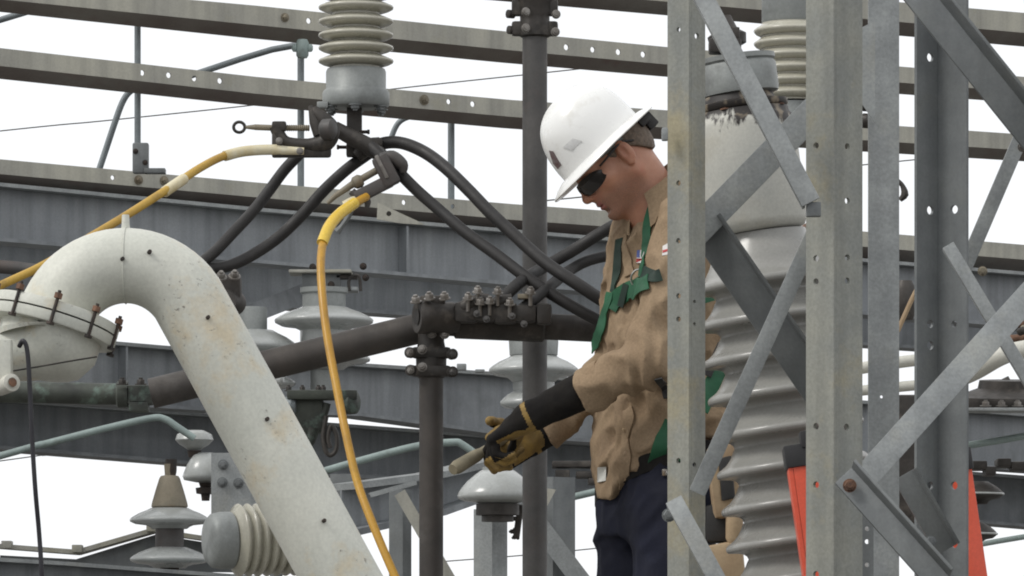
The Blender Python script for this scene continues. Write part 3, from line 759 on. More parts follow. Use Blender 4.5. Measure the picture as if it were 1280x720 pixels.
# ---- upper connector on the vertical tube
D = 12.95
r = thing('pipe_connector', P(668, 48, D), 'dark bolted split connector around the top of the vertical bus tube', 'connector')
o = P(668.5, 0, D); o.z = 0; z = lambda y: zpx(y, D)
bm = new(); lathe(bm, [(S(16.5, D), z(47)), (S(20, D), z(45)), (S(20, D), z(32)), (S(18.5, D), z(27)), (S(18.5, D), z(20)), (S(21, D), z(14)), (S(21, D), z(4)), (S(24, D), z(0)), (S(24, D), z(-12)), (S(20, D), z(-40))], o, (0, 0, 1), 36)
box(bm, o + Vector((0, 0, z(10))), (S(29, D), 0, 0), (0, .018, 0), (0, 0, S(10, D)), .008)
box(bm, o + Vector((0, 0, z(36))), (S(29, D), 0, 0), (0, .018, 0), (0, 0, S(9, D)), .008)
obj('connector_body', bm, 'cast_dark', r)
for x, y in ((657, 15), (695, 18), (657, 35), (694, 40)):
    bm = new(); bolt_bm(bm, P(x, y, D - .045), (.1, -1, 0), S(5, D), .014, 1.15, 16); obj('bolt', bm, 'bolt_bright', r)
for x, y in ((643, 18), (644, 38)):
    bm = new(); lathe(bm, [(.006, 0), (.011, .002), (.011, .02), (.006, .022)], P(x, y, D), (-1, -.6, 0), 10); obj('nut', bm, 'cast_dark', r)

# ---- tee connector
D = 12.55
r = thing('tee_connector', P(540, 468, D), 'rough brown cast tee connector with bright bolts on the brown vertical tube', 'connector')
o = P(539, 0, 12.7); o.z = 0; z = lambda y: zpx(y, 12.65)
bm = new(); lathe(bm, [(S(16, D), z(471)), (S(19, D), z(468)), (S(19.5, D), z(440)), (S(16.5, D), z(425)), (S(17, D), z(410)), (S(20, D), z(400))], o, (0, 0, 1), 32)
for yy in (441, 464):
    box(bm, P(539, yy, 12.68), (S(25, D), 0, 0), (0, .02, 0), (0, 0, S(7, D)), .009)
obj('riser_clamp', bm, 'cast_dark', r)
ax = Vector((1, .36, 0)).normalized()
bm = new(); c = P(521, 396, 12.60)
lathe(bm, [(S(9, D), .004), (S(14, D), .0), (S(20, D), .0), (S(21.5, D), .006), (S(21.5, D), .028), (S(19, D), .036), (S(20, D), .09), (S(18, D), .104)], c, ax, 36)
box(bm, P(541, 376, 12.62), (S(16, D), 0, 0), (0, .02, 0), (0, 0, S(6, D)), .006)
obj('eye_sleeve', bm, 'cast_dark', r)
bm = new(); lathe(bm, [(S(10, D), 0), (S(8, D), .001)], c - ax * .0012, ax, 24); obj('bore_shade_disc', bm, 'gasket', r)  # flat black disc, shade of the hollow sleeve end put into its colour
for x, y in ((520, 375), (537, 371), (556, 371)):
    bm = new(); bolt_bm(bm, P(x, y + 3, 12.58), (-.1, -.35, 1), .0115, .014, 1.25); obj('bolt', bm, 'bolt_bright', r)
for x, y in ((540, 417), (556, 418), (528, 437), (528, 459)):
    bm = new(); bolt_bm(bm, P(x, y, 12.635), (-.1, -1, .15), .010, .014, 1.2); obj('bolt', bm, 'bolt_bright', r)
for x, y, d in ((514, 441, -1), (515, 463, -1), (564, 443, 1), (564, 465, 1)):
    bm = new(); lathe(bm, [(S(4, D), -.004), (S(7, D), 0), (S(7, D), .011), (S(4, D), .013)], P(x, y, 12.63), (d * .5, -1, 0), 16); obj('ear', bm, 'cast_dark', r)
    bm = new(); bolt_bm(bm, P(x + d * 1, y, 12.615), (d * .5, -1, 0), .008, .010, 1.1); obj('bolt', bm, 'bolt_bright' if d < 0 else 'bus_grey', r)

# ---- cable clamp row on the horizontal tube
r = thing('cable_clamp', P(625, 400, D), 'long cast clamp with a row of bolts gripping two black cables on the bus tube', 'clamp')
bm = new()
for k, (x, w) in enumerate(((583, 15), (607, 14), (632, 15), (657, 14), (680, 10))):
    box(bm, P(x, 391 + k * .5, 12.62), (S(w, D), 0, 0), (0, .035, 0), (0, 0, S(13 - (k % 2) * 2, D)), .012)
lathe(bm, [(S(17, D), 0), (S(19.5, D), .004), (S(19.5, D), .22), (S(17, D), .225)], P(568, 404, 12.7), (1, .02, -.04), 32)
obj('clamp_body', bm, 'cast_dark', r)
bm = new()
tube(bm, [P(566, 392, 12.62), P(580, 384, 12.6), P(598, 376, 12.6), P(612, 374, 12.6)], [S(7, D), S(9, D), S(9, D), S(7, D)], 14, smooth=4)
tube(bm, [P(604, 388, 12.62), P(622, 378, 12.6), P(640, 374, 12.6)], [S(6, D), S(8, D), S(7, D)], 14, smooth=4)
obj('keeper', bm, 'cast_dark', r)
for x, y in ((585, 374), (597, 366), (622, 367), (600, 380), (612, 379), (637, 381), (663, 367)):
    bm = new(); lathe(bm, [(.005, -.03), (.005, .0)], P(x, y, 12.575), (0, -.2, 1), 8)
    bolt_bm(bm, P(x, y, 12.575), (.05, -.35, 1), .0105, .013, 1.3); obj('bolt', bm, 'bolt_bright', r)
for x, y in ((596, 392), (608, 399), (640, 395), (655, 405)):
    bm = new(); bolt_bm(bm, P(x, y, 12.57), (0, -1, .2), .006, .007); obj('bolt', bm, 'bus_grey', r)
bm = new(); box(bm, P(656, 371, 12.6), (S(9, D), 0, 0), (0, .02, 0), (0, 0, S(3, D)), .003); obj('brass_tab', bm, 'cap_tan', r)

# ---- mirrored clamp lug behind the pipe shoulder
r = thing('cable_lug', P(290, 370, 12.9), 'rounded brown cable lug with two bright bolts behind the white pipe shoulder', 'clamp')
bm = new(); lathe(bm, [(.004, -.03), (S(15, 12.9), -.028), (S(17, 12.9), 0), (S(15, 12.9), .028), (.004, .03)], P(288, 378, 12.9), (.4, .9, 0), 28)
box(bm, P(288, 360, 12.9), (S(14, 12.9), 0, 0), (0, .025, 0), (0, 0, S(16, 12.9)), .012); obj('lug_body', bm, 'bus_brown', r)
for x, y in ((276, 347), (293, 346)):
    bm = new(); bolt_bm(bm, P(x, y, 12.85), (.1, -.6, .8), .011, .014); obj('bolt', bm, 'bolt_bright', r)

# ---- dark green double clamp hanging below (left of yellow cable)
D = 13.2
r = thing('bus_support_clamp', P(400, 520, D), 'dark green bolted support clamp with a hanging wire loop beside the yellow cable', 'clamp')
bm = new()
box(bm, P(403, 494, D), (S(44, D), 0, 0), (0, .03, 0), (0, 0, S(6, D)), .006)
lathe(bm, [(S(9, D), -.02), (S(15, D), -.012), (S(15, D), .012), (S(9, D), .02)], P(438, 503, D), (1, -.6, 0), 20)
tube(bm, [P(370, 504, D), P(376, 518, D), P(390, 523, D), P(404, 518, D), P(409, 504, D)], S(5, D), 10, smooth=5)
box(bm, P(385, 520, D + .02), (S(20, D), 0, 0), (0, .03, 0), (0, 0, S(22, D)), .012)
tube(bm, [P(392, 535, D), P(388, 552, D), P(380, 566, D)], [S(9, D), S(6, D), S(3, D)], 10)
obj('clamp_body', bm, 'green_bronze', r)
for x in (361, 378, 398, 404):
    bm = new(); bolt_bm(bm, P(x, 489, D - .01), (0, -.1, 1), .008, .012); obj('bolt', bm, 'cast_dark', r)
bm = new(); tube(bm, [P(408, 520, D - .03), P(404, 545, D - .03), P(407, 563, D - .03), P(413, 569, D - .03), P(420, 562, D - .03), P(421, 545, D - .03), P(414, 532, D - .03), P(410, 548, D - .03), P(413, 560, D - .03)], S(3, D), 8, smooth=6); obj('wire_loop', bm, 'cast_dark', r)
bm = new(); lathe(bm, [(S(10, D), 0), (S(13, D), .02), (S(13, D), .03), (S(8, D), .04)], P(352, 508, D), (1, -.2, 0), 20); obj('end_fitting', bm, 'conduit', r)
bm = new(); lathe(bm, [(S(3, D), -.02), (S(5, D), -.005), (S(6, D), .005), (S(3, D), .01)], P(350, 475, 13), (1, -.3, 0), 14)
tag(obj('porcelain_knob', bm, 'porcelain_white', None), 'small white porcelain knob at the edge of the white pipe', 'knob')

# ================================================================ clamp cluster under the hanging insulator
D = 13.0
r = thing('terminal_stem', P(442, 195, D), 'dark upright terminal plate bolted under the hanging cream insulator', 'terminal')
bm = new(); box(bm, P(443, 165, D), (S(9.5, D), 0, 0), (0, .012, 0), (0, 0, S(31, D)), .004)
box(bm, P(441, 188, D - .02), (S(8, D), 0, 0), (0, .02, 0), (0, 0, S(8, D)), .004); obj('stem_plate', bm, 'cast_dark', r)
for x, y, d in ((458, 165, 1), (425, 184, -1), (462, 176, 1)):
    bm = new(); lathe(bm, [(S(2.2, D), 0), (S(2.2, D), S(9, D)), (S(3, D), S(9.5, D)), (S(3, D), S(12, D))], P(x - d * 8, y, D - .015), (d, -.1, 0), 8); obj('bolt', bm, 'bolt_dark', r)

D = 12.85
r = thing('grounding_clamp', P(390, 190, D), 'dark C shaped grounding clamp with a ring ended screw, yellow cable attached', 'grounding clamp', 'grounding clamps on the black cables')
bm = new(); n = 24
tube(bm, [P(299 + 7 * math.cos(k * 2 * math.pi / n), 159 + 6.5 * math.sin(k * 2 * math.pi / n), D) for k in range(n + 1)], S(2.0, D), 8, cap=False); obj('eye_ring', bm, 'cast_dark', r)
bm = new(); tube(bm, [P(307, 159, D), P(320, 159, D)], [S(2, D), S(3.8, D)], 10); tube(bm, [P(319, 159, D), P(345, 160, D)], S(3.8, D), 10)
for k in range(16): lathe(bm, [(S(3.2, D), 0), (S(4.3, D), .003), (S(3.2, D), .006)], P(345 + k * 2.6, 160, D), (1, 0, 0), 10)
obj('clamp_screw', bm, 'cap_tan', r)
bm = new()
tube(bm, [P(345, 158, D), P(350, 170, D), P(360, 178, D), P(385, 181, D), P(404, 179, D), P(412, 170, D), P(413, 160, D), P(405, 150, D), P(396, 141, D), P(392, 134, D)], [S(9, D), S(8, D), S(7, D), S(8, D), S(12, D), S(12, D), S(11, D), S(10, D), S(7, D), S(4, D)], 14, smooth=4)
box(bm, P(378, 189, D + .005), (S(36, D), 0, 0), (0, .014, 0), (0, 0, S(8, D)), .008)
box(bm, P(349, 158, D), (S(9, D), 0, 0), (0, .016, 0), (0, 0, S(6, D)), .006)
box(bm, P(347, 182, D), (S(7, D), 0, 0), (0, .013, 0), (0, 0, S(15, D)), .005)
tube(bm, [P(388, 132, D), P(394, 152, D), P(400, 168, D)], [S(3, D), S(8, D), S(9, D)], 10)
obj('clamp_jaw', bm, 'cast_dark', r)
bm = new(); lathe(bm, [(S(10, D), 0), (S(13, D), .006), (S(13, D), .03), (S(9, D), .036)], P(402, 162, D - .03), (1, -.4, 0), 18); obj('pad', bm, 'bus_grey', r)
for x, y in ((349, 176), (375, 189)):
    bm = new(); bolt_bm(bm, P(x, y, D - .02), (0, -1, 0), .007, .008, 1.3, 12); obj('bolt', bm, 'bolt_bright', r)
bm = new(); tube(bm, [P(338, 187, D - .012), P(356, 188, D - .012), P(380, 189, D - .012)], [S(6, D), S(5.5, D), S(4.5, D)], 12); obj('ferrule', bm, 'tape', r)

# tilted clamp on the crossing cable
r = thing('grounding_clamp', P(470, 225, D), 'tilted grey grounding clamp biting the black cable above the bright yellow sleeve', 'grounding clamp', 'grounding clamps on the black cables')
D2 = 12.8; ax = (P(500, 205, D2) - P(415, 248, D2)).normalized(); nn = Vector((-ax.z, 0, ax.x)).normalized()
def along(t, s): return P(415, 248, D2) + ax * S(t, D2) + nn * S(s, D2)
bm = new(); tube(bm, [along(-8, -3), along(6, 1), along(30, 4), along(45, 5)], [S(2.5, D2), S(3.5, D2), S(4.5, D2), S(5, D2)], 12)
lathe(bm, [(S(5, D2), 0), (S(8, D2), .006), (S(8.5, D2), .02), (S(6, D2), .027)], along(31, 4), ax, 16)
tube(bm, [along(45, 5), along(66, 6)], S(4.5, D2), 12); obj('clamp_screw', bm, 'cap_tan', r)
bm = new()
box(bm, along(52, -13), ax * S(26, D2), (0, .018, 0), nn * S(8, D2), .008)
box(bm, along(76, 0), ax * S(11, D2), (0, .022, 0), nn * S(20, D2), .008)
tube(bm, [along(76, 18), along(90, 12), along(97, -2), along(94, -12)], [S(6, D2), S(9, D2), S(8, D2), S(4, D2)], 12, smooth=4)
tube(bm, [along(26, -3), along(30, -14), along(38, -22), along(34, -30)], [S(5, D2), S(6, D2), S(5, D2), S(3, D2)], 10, smooth=4)
obj('clamp_jaw', bm, 'bus_grey', r)
bm = new(); box(bm, along(73, 6) - Vector((0, .012, 0)), ax * S(2.5, D2), (0, .014, 0), nn * S(16, D2), .003); obj('jaw_plate', bm, 'bolt_bright', r)
bm = new(); tube(bm, [P(441, 256, D2), P(436, 270, D2), P(427, 283, D2), P(421, 290, D2)], [S(3, D2), S(3.5, D2), S(3, D2), S(5, D2)], 8, smooth=3); obj('hanging_hook', bm, 'galvanised_dark', r)
bm = new(); tube(bm, [P(431, 259, D2), P(446, 251, D2), P(456, 246, D2)], [S(8, D2), S(8, D2), S(6, D2)], 12); obj('ferrule', bm, 'tape', r)

# cable joint where the black cables meet under the insulator
r = thing('cable_joint', P(465, 190, 12.95), 'dark lumpy joint where the black cables meet under the insulator', 'joint')
bm = new(); tube(bm, [P(418, 160, 12.93), P(440, 172, 12.93), P(462, 184, 12.93), P(484, 200, 12.93)], [S(9, 13), S(10, 13), S(11, 13), S(8, 13)], 16, smooth=4)
tube(bm, [P(446, 196, 12.96), P(460, 184, 12.96), P(476, 179, 12.96)], [S(8, 13), S(11, 13), S(8, 13)], 14, smooth=4)
box(bm, P(468, 178, 12.94), (S(10, 13), 0, 0), (0, .02, 0), (0, 0, S(5, 13)), .004)
obj('joint_body', bm, 'cast_dark', r)

# ================================================================ flexible cables
def cable(pts, wpx, label, m='cable_black', cat='cable', group='black flexible cables', sm=8, name='power_cable'):
    bm = new(); tube(bm, [P(*p) for p in pts], S(wpx, 12.8) / 2, 14, smooth=sm)
    return tag(obj(name, bm, m, None, 70), label, cat, group)
cable([(432, 166, 12.93), (465, 184, 12.92), (490, 207, 12.84), (520, 237, 12.82), (545, 259, 12.8), (580, 289, 12.76), (620, 318, 12.72), (660, 348, 12.68), (700, 374, 12.66), (745, 399, 12.66), (800, 425, 12.7)], 15,
      'black cable crossing lowest from the tilted clamp down to the worker chest')
cable([(462, 188, 12.98), (480, 179, 12.97), (503, 179, 12.95), (530, 190, 12.9), (556, 209, 12.85), (585, 237, 12.8), (612, 265, 12.76), (640, 291, 12.73), (680, 327, 12.68), (720, 354, 12.64), (757, 378, 12.64), (800, 402, 12.68)], 16,
      'black cable looping over the joint and crossing highest toward the worker')
cable([(476, 182, 13.0), (455, 196, 13.0), (432, 213, 13.0), (405, 238, 13.0), (380, 266, 13.0), (350, 295, 13.0), (320, 316, 12.98), (290, 331, 12.95), (262, 336, 12.92), (235, 332, 12.9)], 15,
      'black cable curving from the joint down left and flattening behind the white pipe')
cable([(375, 192, 13.04), (356, 212, 13.04), (338, 236, 13.03), (318, 262, 13.0), (292, 290, 12.96), (268, 315, 12.93), (244, 334, 12.9)], 14.5,
      'black cable dropping steeply left from the C shaped grounding clamp')
cable([(612, 384, 12.6), (628, 373, 12.62), (650, 353, 12.66), (680, 334, 12.78), (715, 314, 12.8), (745, 295, 12.8), (775, 278, 12.8), (820, 262, 12.85)], 15,
      'black cable rising from the clamp row behind the crossing cables to the worker collar')
cable([(650, 388, 12.6), (668, 374, 12.62), (692, 354, 12.7), (712, 338, 12.8), (738, 325, 12.82), (775, 318, 12.84), (820, 318, 12.88)], 14,
      'black cable bending up from the clamp row to behind the worker chest pocket')
# yellow grounding cables
y1 = [(-420, 560, 11.9), (-200, 448, 12.05), (0, 357, 12.25), (55, 331, 12.3), (110, 298, 12.4), (160, 268, 12.5), (215, 233, 12.6), (250, 210, 12.7), (280, 195, 12.78), (312, 188, 12.82), (345, 187, 12.84)]
r = thing('grounding_cable', P(*y1[0]), 'dull yellow grounding cable sloping from the left edge up to the C shaped clamp', 'grounding cable', 'yellow grounding cables')
bm = new(); tube(bm, [P(*p) for p in y1], S(10.5, 12.6) / 2, 14, smooth=8); obj('sheath', bm, 'cable_yellow', r, 70)
for seg in (((205, 240.5, 12.585), (218, 231.5, 12.605), (230, 223.5, 12.64)), ((281, 195, 12.78), (300, 190, 12.81), (322, 187.6, 12.83), (346, 187, 12.84))):
    bm = new(); tube(bm, [P(*p) for p in seg], S(13.6, 12.6) / 2, 14, smooth=5); obj('tape_wrap', bm, 'tape', r, 70)
y2 = [(458, 246, 12.78), (440, 256, 12.72), (424, 268, 12.66), (411, 284, 12.6), (404, 302, 12.57), (401, 330, 12.52), (403, 370, 12.47), (409, 420, 12.42), (420, 480, 12.36), (432, 540, 12.3), (446, 600, 12.25), (464, 650, 12.2), (490, 712, 12.15), (530, 800, 12.1), (560, 870, 12.05)]
r = thing('grounding_cable', P(*y2[-1]), 'bright yellow grounding cable hanging from the tilted clamp past the white pipe', 'grounding cable', 'yellow grounding cables')
bm = new(); tube(bm, [P(*p) for p in y2], S(10.5, 12.5) / 2, 14, smooth=8); obj('sheath', bm, 'cable_orange', r, 70)
bm = new(); tube(bm, [P(443, 254, 12.73), P(*y2[2]), P(*y2[3]), P(402.6, 304, 12.565)], S(14.5, 12.6) / 2, 16, smooth=8); obj('sleeve', bm, 'cable_bright', r, 70)
# ================================================================ lattice tower
r = thing('lattice_tower', Vector((P(1060, 0, 10).x, 10, .58)), 'galvanised steel lattice tower of punched angles and crossed braces in front at right', 'lattice tower')
def leg(xl, xc, xr, D, m, h1, h2, toward=True, bot=.58, top=-60, yb=None):
    A = P(xc, top, D); B = Vector((A.x, D, bot))
    w1, w2 = S(xc - xl, D), S(xr - xc, D)
    q = 1 if toward else -1
    k = math.hypot(1, .8)
    bm = new(); angle_member(bm, A, B, Vector((-1, .8 * q, 0)), w1 * k, Vector((1, .8 * q, 0)), w2 * k, .006, h1, h2)
    bmesh.ops.remove_doubles(bm, verts=bm.verts, dist=1e-6)
    return obj('leg', bm, m, r, 30)
leg(835, 861, 882, 9.9, 'galvanised_tan', [(848, 37, 3), (848, 229, 3.6), (848, 301, 3.6), (848, 370, 3.6), (848, 399, 3.6), (848, 576, 3.6)], [(871, 45, 3.8), (868, 581, 3.2), (868, 377, 2.4), (868, 405, 2.4)])
leg(1009, 1042, 1080, 9.6, 'galvanised_tan', [(1020, 182, 4.2), (1020, 323, 4.2), (1020, 352, 4.2), (1020, 533, 4.4), (1020, 606, 4.4), (1020, 718, 4.4)],
    [(1059, 183, 4.2), (1059, 251, 4.2), (1059, 322, 4.2), (1059, 351, 4.2), (1058, 534, 4.6)])
# flat leg: one broad face to the viewer
A = P(1124, -60, 10.15); B = Vector((A.x, 10.15, .58))
bm = new(); angle_member(bm, A, B, (-1, -.12, 0), S(39, 10.15), (-.1, 1, 0), .06, .006, [(1102, 496, 2)]); obj('leg', bm, 'galvanised', r, 30)
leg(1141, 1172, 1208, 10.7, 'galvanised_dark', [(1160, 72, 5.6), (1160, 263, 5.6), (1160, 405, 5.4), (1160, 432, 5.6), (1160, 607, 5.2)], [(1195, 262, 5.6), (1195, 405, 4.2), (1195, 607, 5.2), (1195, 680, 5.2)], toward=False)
# battens between the thick leg and the flat leg
for y0, y1 in ((-20, 2), (60, 70), (103, 118), (388, 396), (420, 428)):
    pass
bm = new(); prism(bm, [(-S(8, 9.9), -S(70, 9.9)), (S(8, 9.9), -S(70, 9.9)), (S(8, 9.9), S(70, 9.9)), (-S(8, 9.9), S(70, 9.9))], P(1084, 690, 9.95), (1, 0, 0), (0, 0, 1), (0, 1, 0), .006,
                  [(0, S(690 - y, 9.95), S(3.0, 9.95)) for y in (661, 677, 706)]); obj('gusset', bm, 'galvanised_dark', r)
bm = new(); prism(bm, [(-S(10, 9.9), -S(40, 9.9)), (S(10, 9.9), -S(70, 9.9)), (S(10, 9.9), S(60, 9.9)), (-S(10, 9.9), S(50, 9.9))], P(1084, 85, 10.05), (1, 0, 0), (0, 0, 1), (0, 1, 0), .006); obj('gusset', bm, 'galvanised', r)

def bar(A, B, wpx, m, side=1, fl=0.0, toward=False, dA=9.9, dB=9.9, t=.006, holes=(), tilt=0.0, lean=0.0):
    """brace with its flat face to the viewer; (A, B) is its edge line, width to the side given"""
    a, b = P(*A, dA), P(*B, dB); d = (b - a).normalized()
    up0 = Vector((-d.z, 0, d.x)).normalized(); up = up0 * side
    if toward:      # corner on the upper right edge, second flange stands out towards the viewer
        a = a + up0 * S(wpx, dA); b = b + up0 * S(wpx, dB)
        bm = new(); angle_member(bm, a, b, -up0 * math.cos(tilt) + Vector((0, math.sin(tilt), 0)), S(wpx, dA) / math.cos(tilt), Vector((0, -1, 0)) + up0 * lean, fl, t, holes)
    else:
        bm = new(); angle_member(bm, a, b, up, S(wpx, dA), Vector((0, 1, 0)), fl, t, holes)
    bmesh.ops.remove_doubles(bm, verts=bm.verts, dist=1e-6)
    bm.normal_update()
    ee = [e for e in bm.edges if len(e.link_faces) == 2 and e.calc_face_angle(0) > .9]
    bmesh.ops.bevel(bm, geom=ee, offset=.0013, segments=2, affect='EDGES', profile=.6)
    return obj('brace', bm, m, r, 30)
# (edge line upper-left to lower-right; side +1 puts the width above/right of it)
bar((862, -12), (1003, 258), 24, 'galvanised', 1, .03, False, 9.55, 9.5)                 # bright long bar at the upper left
bar((1030, 100), (842, 293), 36, 'galvanised', 1, .035, False, 9.99, 9.99)           # broad bar going down left
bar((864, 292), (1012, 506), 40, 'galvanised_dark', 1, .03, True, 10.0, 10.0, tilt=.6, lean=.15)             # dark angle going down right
bar((1017, 268), (862, 612), 21, 'galvanised', 1, .02, False, 9.75, 9.82)                 # slim bar going down left
bar((832, 629), (890, 735), 22, 'galvanised', 1, .03, False, 9.8, 9.75)                   # low bar under the left leg
bar((1124, -8), (1290, 198), 36, 'galvanised_dark', 1, .045, True, 10.55, 10.5, tilt=.25, lean=.35)            # broad angle across the top right
bar((1280, 140), (1190, 350), 18, 'galvanised', 1, .02, False, 10.76, 10.76)
bar((1178, 310), (1292, 500), 16, 'galvanised', 1, .025, False, 10.5, 10.45)
bar((1300, 330), (1050, 607), 32, 'galvanised', 1, .0, False, 10.0, 9.72)
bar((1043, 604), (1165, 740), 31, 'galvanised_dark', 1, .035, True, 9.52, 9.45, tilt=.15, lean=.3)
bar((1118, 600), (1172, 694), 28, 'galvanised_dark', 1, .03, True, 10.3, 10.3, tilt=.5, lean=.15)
# bolts
for x, y, d, rr, mm in ((1062, 607, 9.5, 7, 'rust'), (836, 644, 9.86, 7, 'galvanised_dark'), (1228, 339, 10.6, 5, 'cap_tan'), (1163, 677, 10.28, 6, 'galvanised_dark'), (1278, 184, 10.58, 5, 'bolt_bright')):
    bm = new(); bolt_bm(bm, P(x, y, d), (0, -1, 0), S(rr, d), .010, 1.25); obj('bolt', bm, mm, r)
# folded end of the long bar
bm = new(); box(bm, P(1017, 262, 9.52), (S(9, 9.5), 0, 0), (0, .012, 0), (0, 0, S(9, 9.5)), .002); obj('clip_angle', bm, 'galvanised_dark', r)
bm = new(); box(bm, P(831, 168, 9.9), (S(4, 9.9), 0, 0), (0, .01, 0), (0, 0, S(8, 9.9)), .003); obj('nut', bm, 'galvanised', r)

# ================================================================ transformer bushing
D = 11.3
ax = Vector((-.135, 0, 1)).normalized()          # axis, upward
def BX(py, off=0): return P(980 + (py - 500) * .14 + off, py, D)
ro = BX(900); ro.z = .58
r = thing('transformer_bushing', ro, 'large leaning grey porcelain bushing with a stained cream head behind the lattice tower', 'bushing')
o = BX(500); h = lambda py: S(500 - py, D) / ax.z
# cream head paint that has flaked and blackened in a ragged band below its rim
def stained():
    m = mat('head_stained', (.56, .55, .49), (.48, .48, .44), 5, .5, 0, spot=(.4, .37, .3), spot_amt=.4)
    nt = m.node_tree; N = nt.nodes; L = nt.links; b = N['Principled BSDF']
    src = b.inputs['Base Color'].links[0].from_socket
    tc = N.new('ShaderNodeTexCoord'); sp = N.new('ShaderNodeSeparateXYZ'); L.new(tc.outputs['Object'], sp.inputs[0])
    zr = N.new('ShaderNodeMapRange'); L.new(sp.outputs['Z'], zr.inputs['Value'])
    zt = S(500 - 186, 11.3) + BX(500).z - .58
    zr.inputs['From Min'].default_value = zt; zr.inputs['From Max'].default_value = zt + .085; zr.inputs['To Min'].default_value = -.16; zr.inputs['To Max'].default_value = .26
    n = N.new('ShaderNodeTexNoise'); n.inputs['Scale'].default_value = 1.0; n.inputs['Detail'].default_value = 7; n.inputs['Roughness'].default_value = .65
    mp = N.new('ShaderNodeMapping'); mp.inputs['Scale'].default_value = (26, 26, 11); L.new(tc.outputs['Object'], mp.inputs[0]); L.new(mp.outputs[0], n.inputs['Vector'])
    ad = N.new('ShaderNodeMath'); L.new(n.outputs['Fac'], ad.inputs[0]); L.new(zr.outputs[0], ad.inputs[1])
    r1 = N.new('ShaderNodeMapRange'); L.new(ad.outputs[0], r1.inputs['Value']); r1.inputs['From Min'].default_value = .56; r1.inputs['From Max'].default_value = .64
    x = N.new('ShaderNodeMix'); x.data_type = 'RGBA'; L.new(r1.outputs[0], x.inputs[0]); L.new(src, x.inputs[6])
    n2 = N.new('ShaderNodeTexNoise'); n2.inputs['Scale'].default_value = 34; L.new(tc.outputs['Object'], n2.inputs['Vector'])
    cr = N.new('ShaderNodeValToRGB'); L.new(n2.outputs['Fac'], cr.inputs[0])
    cr.color_ramp.elements[0].position = .52; cr.color_ramp.elements[0].color = (.018, .014, .012, 1)
    cr.color_ramp.elements[1].position = .66; cr.color_ramp.elements[1].color = (.21, .17, .12, 1)
    L.new(cr.outputs[0], x.inputs[7]); L.new(x.outputs[2], b.inputs['Base Color'])
stained()
rim, core = S(95, D), S(69, D)
pr = []
ys = list(range(900, 310, -46))
for k, y in enumerate(ys):
    y = y + 4
    sc = 1 + (y - 500) * .00012
    c_ = core * sc; w_ = rim * sc - c_
    for fr, dy in ((.0, 16), (.06, 12), (.2, 9), (.45, 7), (.75, 6), (.92, 5.4), (.985, 3.6), (1, .8), (.975, -1.8), (.90, -3.8), (.72, -6.5), (.52, -10), (.34, -15), (.19, -21), (.07, -27)):
        pr.append((c_ + w_ * fr, h(y + dy)))
pr += [(core * .95, h(312)), (core * .84, h(302)), (core * .8, h(292))]
bm = new(); lathe(bm, pr, o, ax, 72); obj('porcelain', bm, 'porcelain_grey', r, 60)
bm = new(); R0 = S(68, D)
lathe(bm, [(R0 * .8, h(292)), (R0 * .93, h(288)), (R0, h(278)), (R0 * 1.0, h(160)), (R0 * .985, h(152)), (R0 * .93, h(148)), (R0 * .9, h(140))], BX(500, -8), ax, 64); obj('head_tank', bm, 'head_stained', r, 50)
bm = new(); lathe(bm, [(R0 * .88, h(140)), (R0 * .92, h(137)), (R0 * .92, h(131)), (R0 * .7, h(128)), (R0 * .66, h(120))], BX(500, -8), ax, 48); obj('head_rim', bm, 'head_stained', r, 50)
bm = new(); lathe(bm, [(R0 * .6, h(120)), (R0 * .72, h(118)), (R0 * .74, h(112)), (R0 * .74, h(84)), (R0 * .7, h(80)), (R0 * .74, h(78)), (R0 * .74, h(72)), (R0 * .2, h(68))], BX(500, -4), ax, 48); obj('cap', bm, 'cap_grey', r)
bm = new(); lathe(bm, [(R0 * .16, h(70)), (R0 * .2, h(60)), (R0 * .34, h(56)), (R0 * .36, h(44)), (R0 * .22, h(38)), (R0 * .12, h(20))], BX(500, -10), ax, 20); obj('terminal', bm, 'cast_dark', r)
bm = new(); box(bm, P(906, 58, D - .02), (S(20, D), 0, 0), (0, .03, 0), (0, 0, S(9, D)), .006); box(bm, P(919, 42, D - .03), (S(5, D), 0, 0), (0, .02, 0), (0, 0, S(7, D)), .003); obj('terminal_pad', bm, 'cast_dark', r)
for a in range(0, 360, 40):
    u_, v_ = frame_for(ax)[1:]
    c = BX(500, -8) + ax * h(141) + (u_ * math.cos(math.radians(a)) + v_ * math.sin(math.radians(a))) * R0 * .84
    bm = new(); bolt_bm(bm, c, ax, .008, .014); obj('bolt', bm, 'rust', r)
bm = new(); lathe(bm, [(S(6, D), 0), (S(7, D), .012), (S(5, D), .02)], P(986, 290, D - .02), (.6, -.6, -.2), 14); obj('drain_plug', bm, 'cream_paint', r)
bm = new(); lathe(bm, [(S(98, D), h(905)), (S(100, D), h(960)), (S(110, D), h(970)), (S(110, D), h(1100))], o, ax, 48); obj('mounting_flange', bm, 'cap_grey', r)

# dark arm at right of the bushing head
bm = new(); tube(bm, [P(996, 294, 11.5), P(1010, 284, 11.55), P(1030, 272, 11.6)], S(6, D), 10)
tag(obj('bushing_arm', bm, 'rust', None), 'short rusty arm beside the cream bushing head, partly behind the thick leg', 'arm')

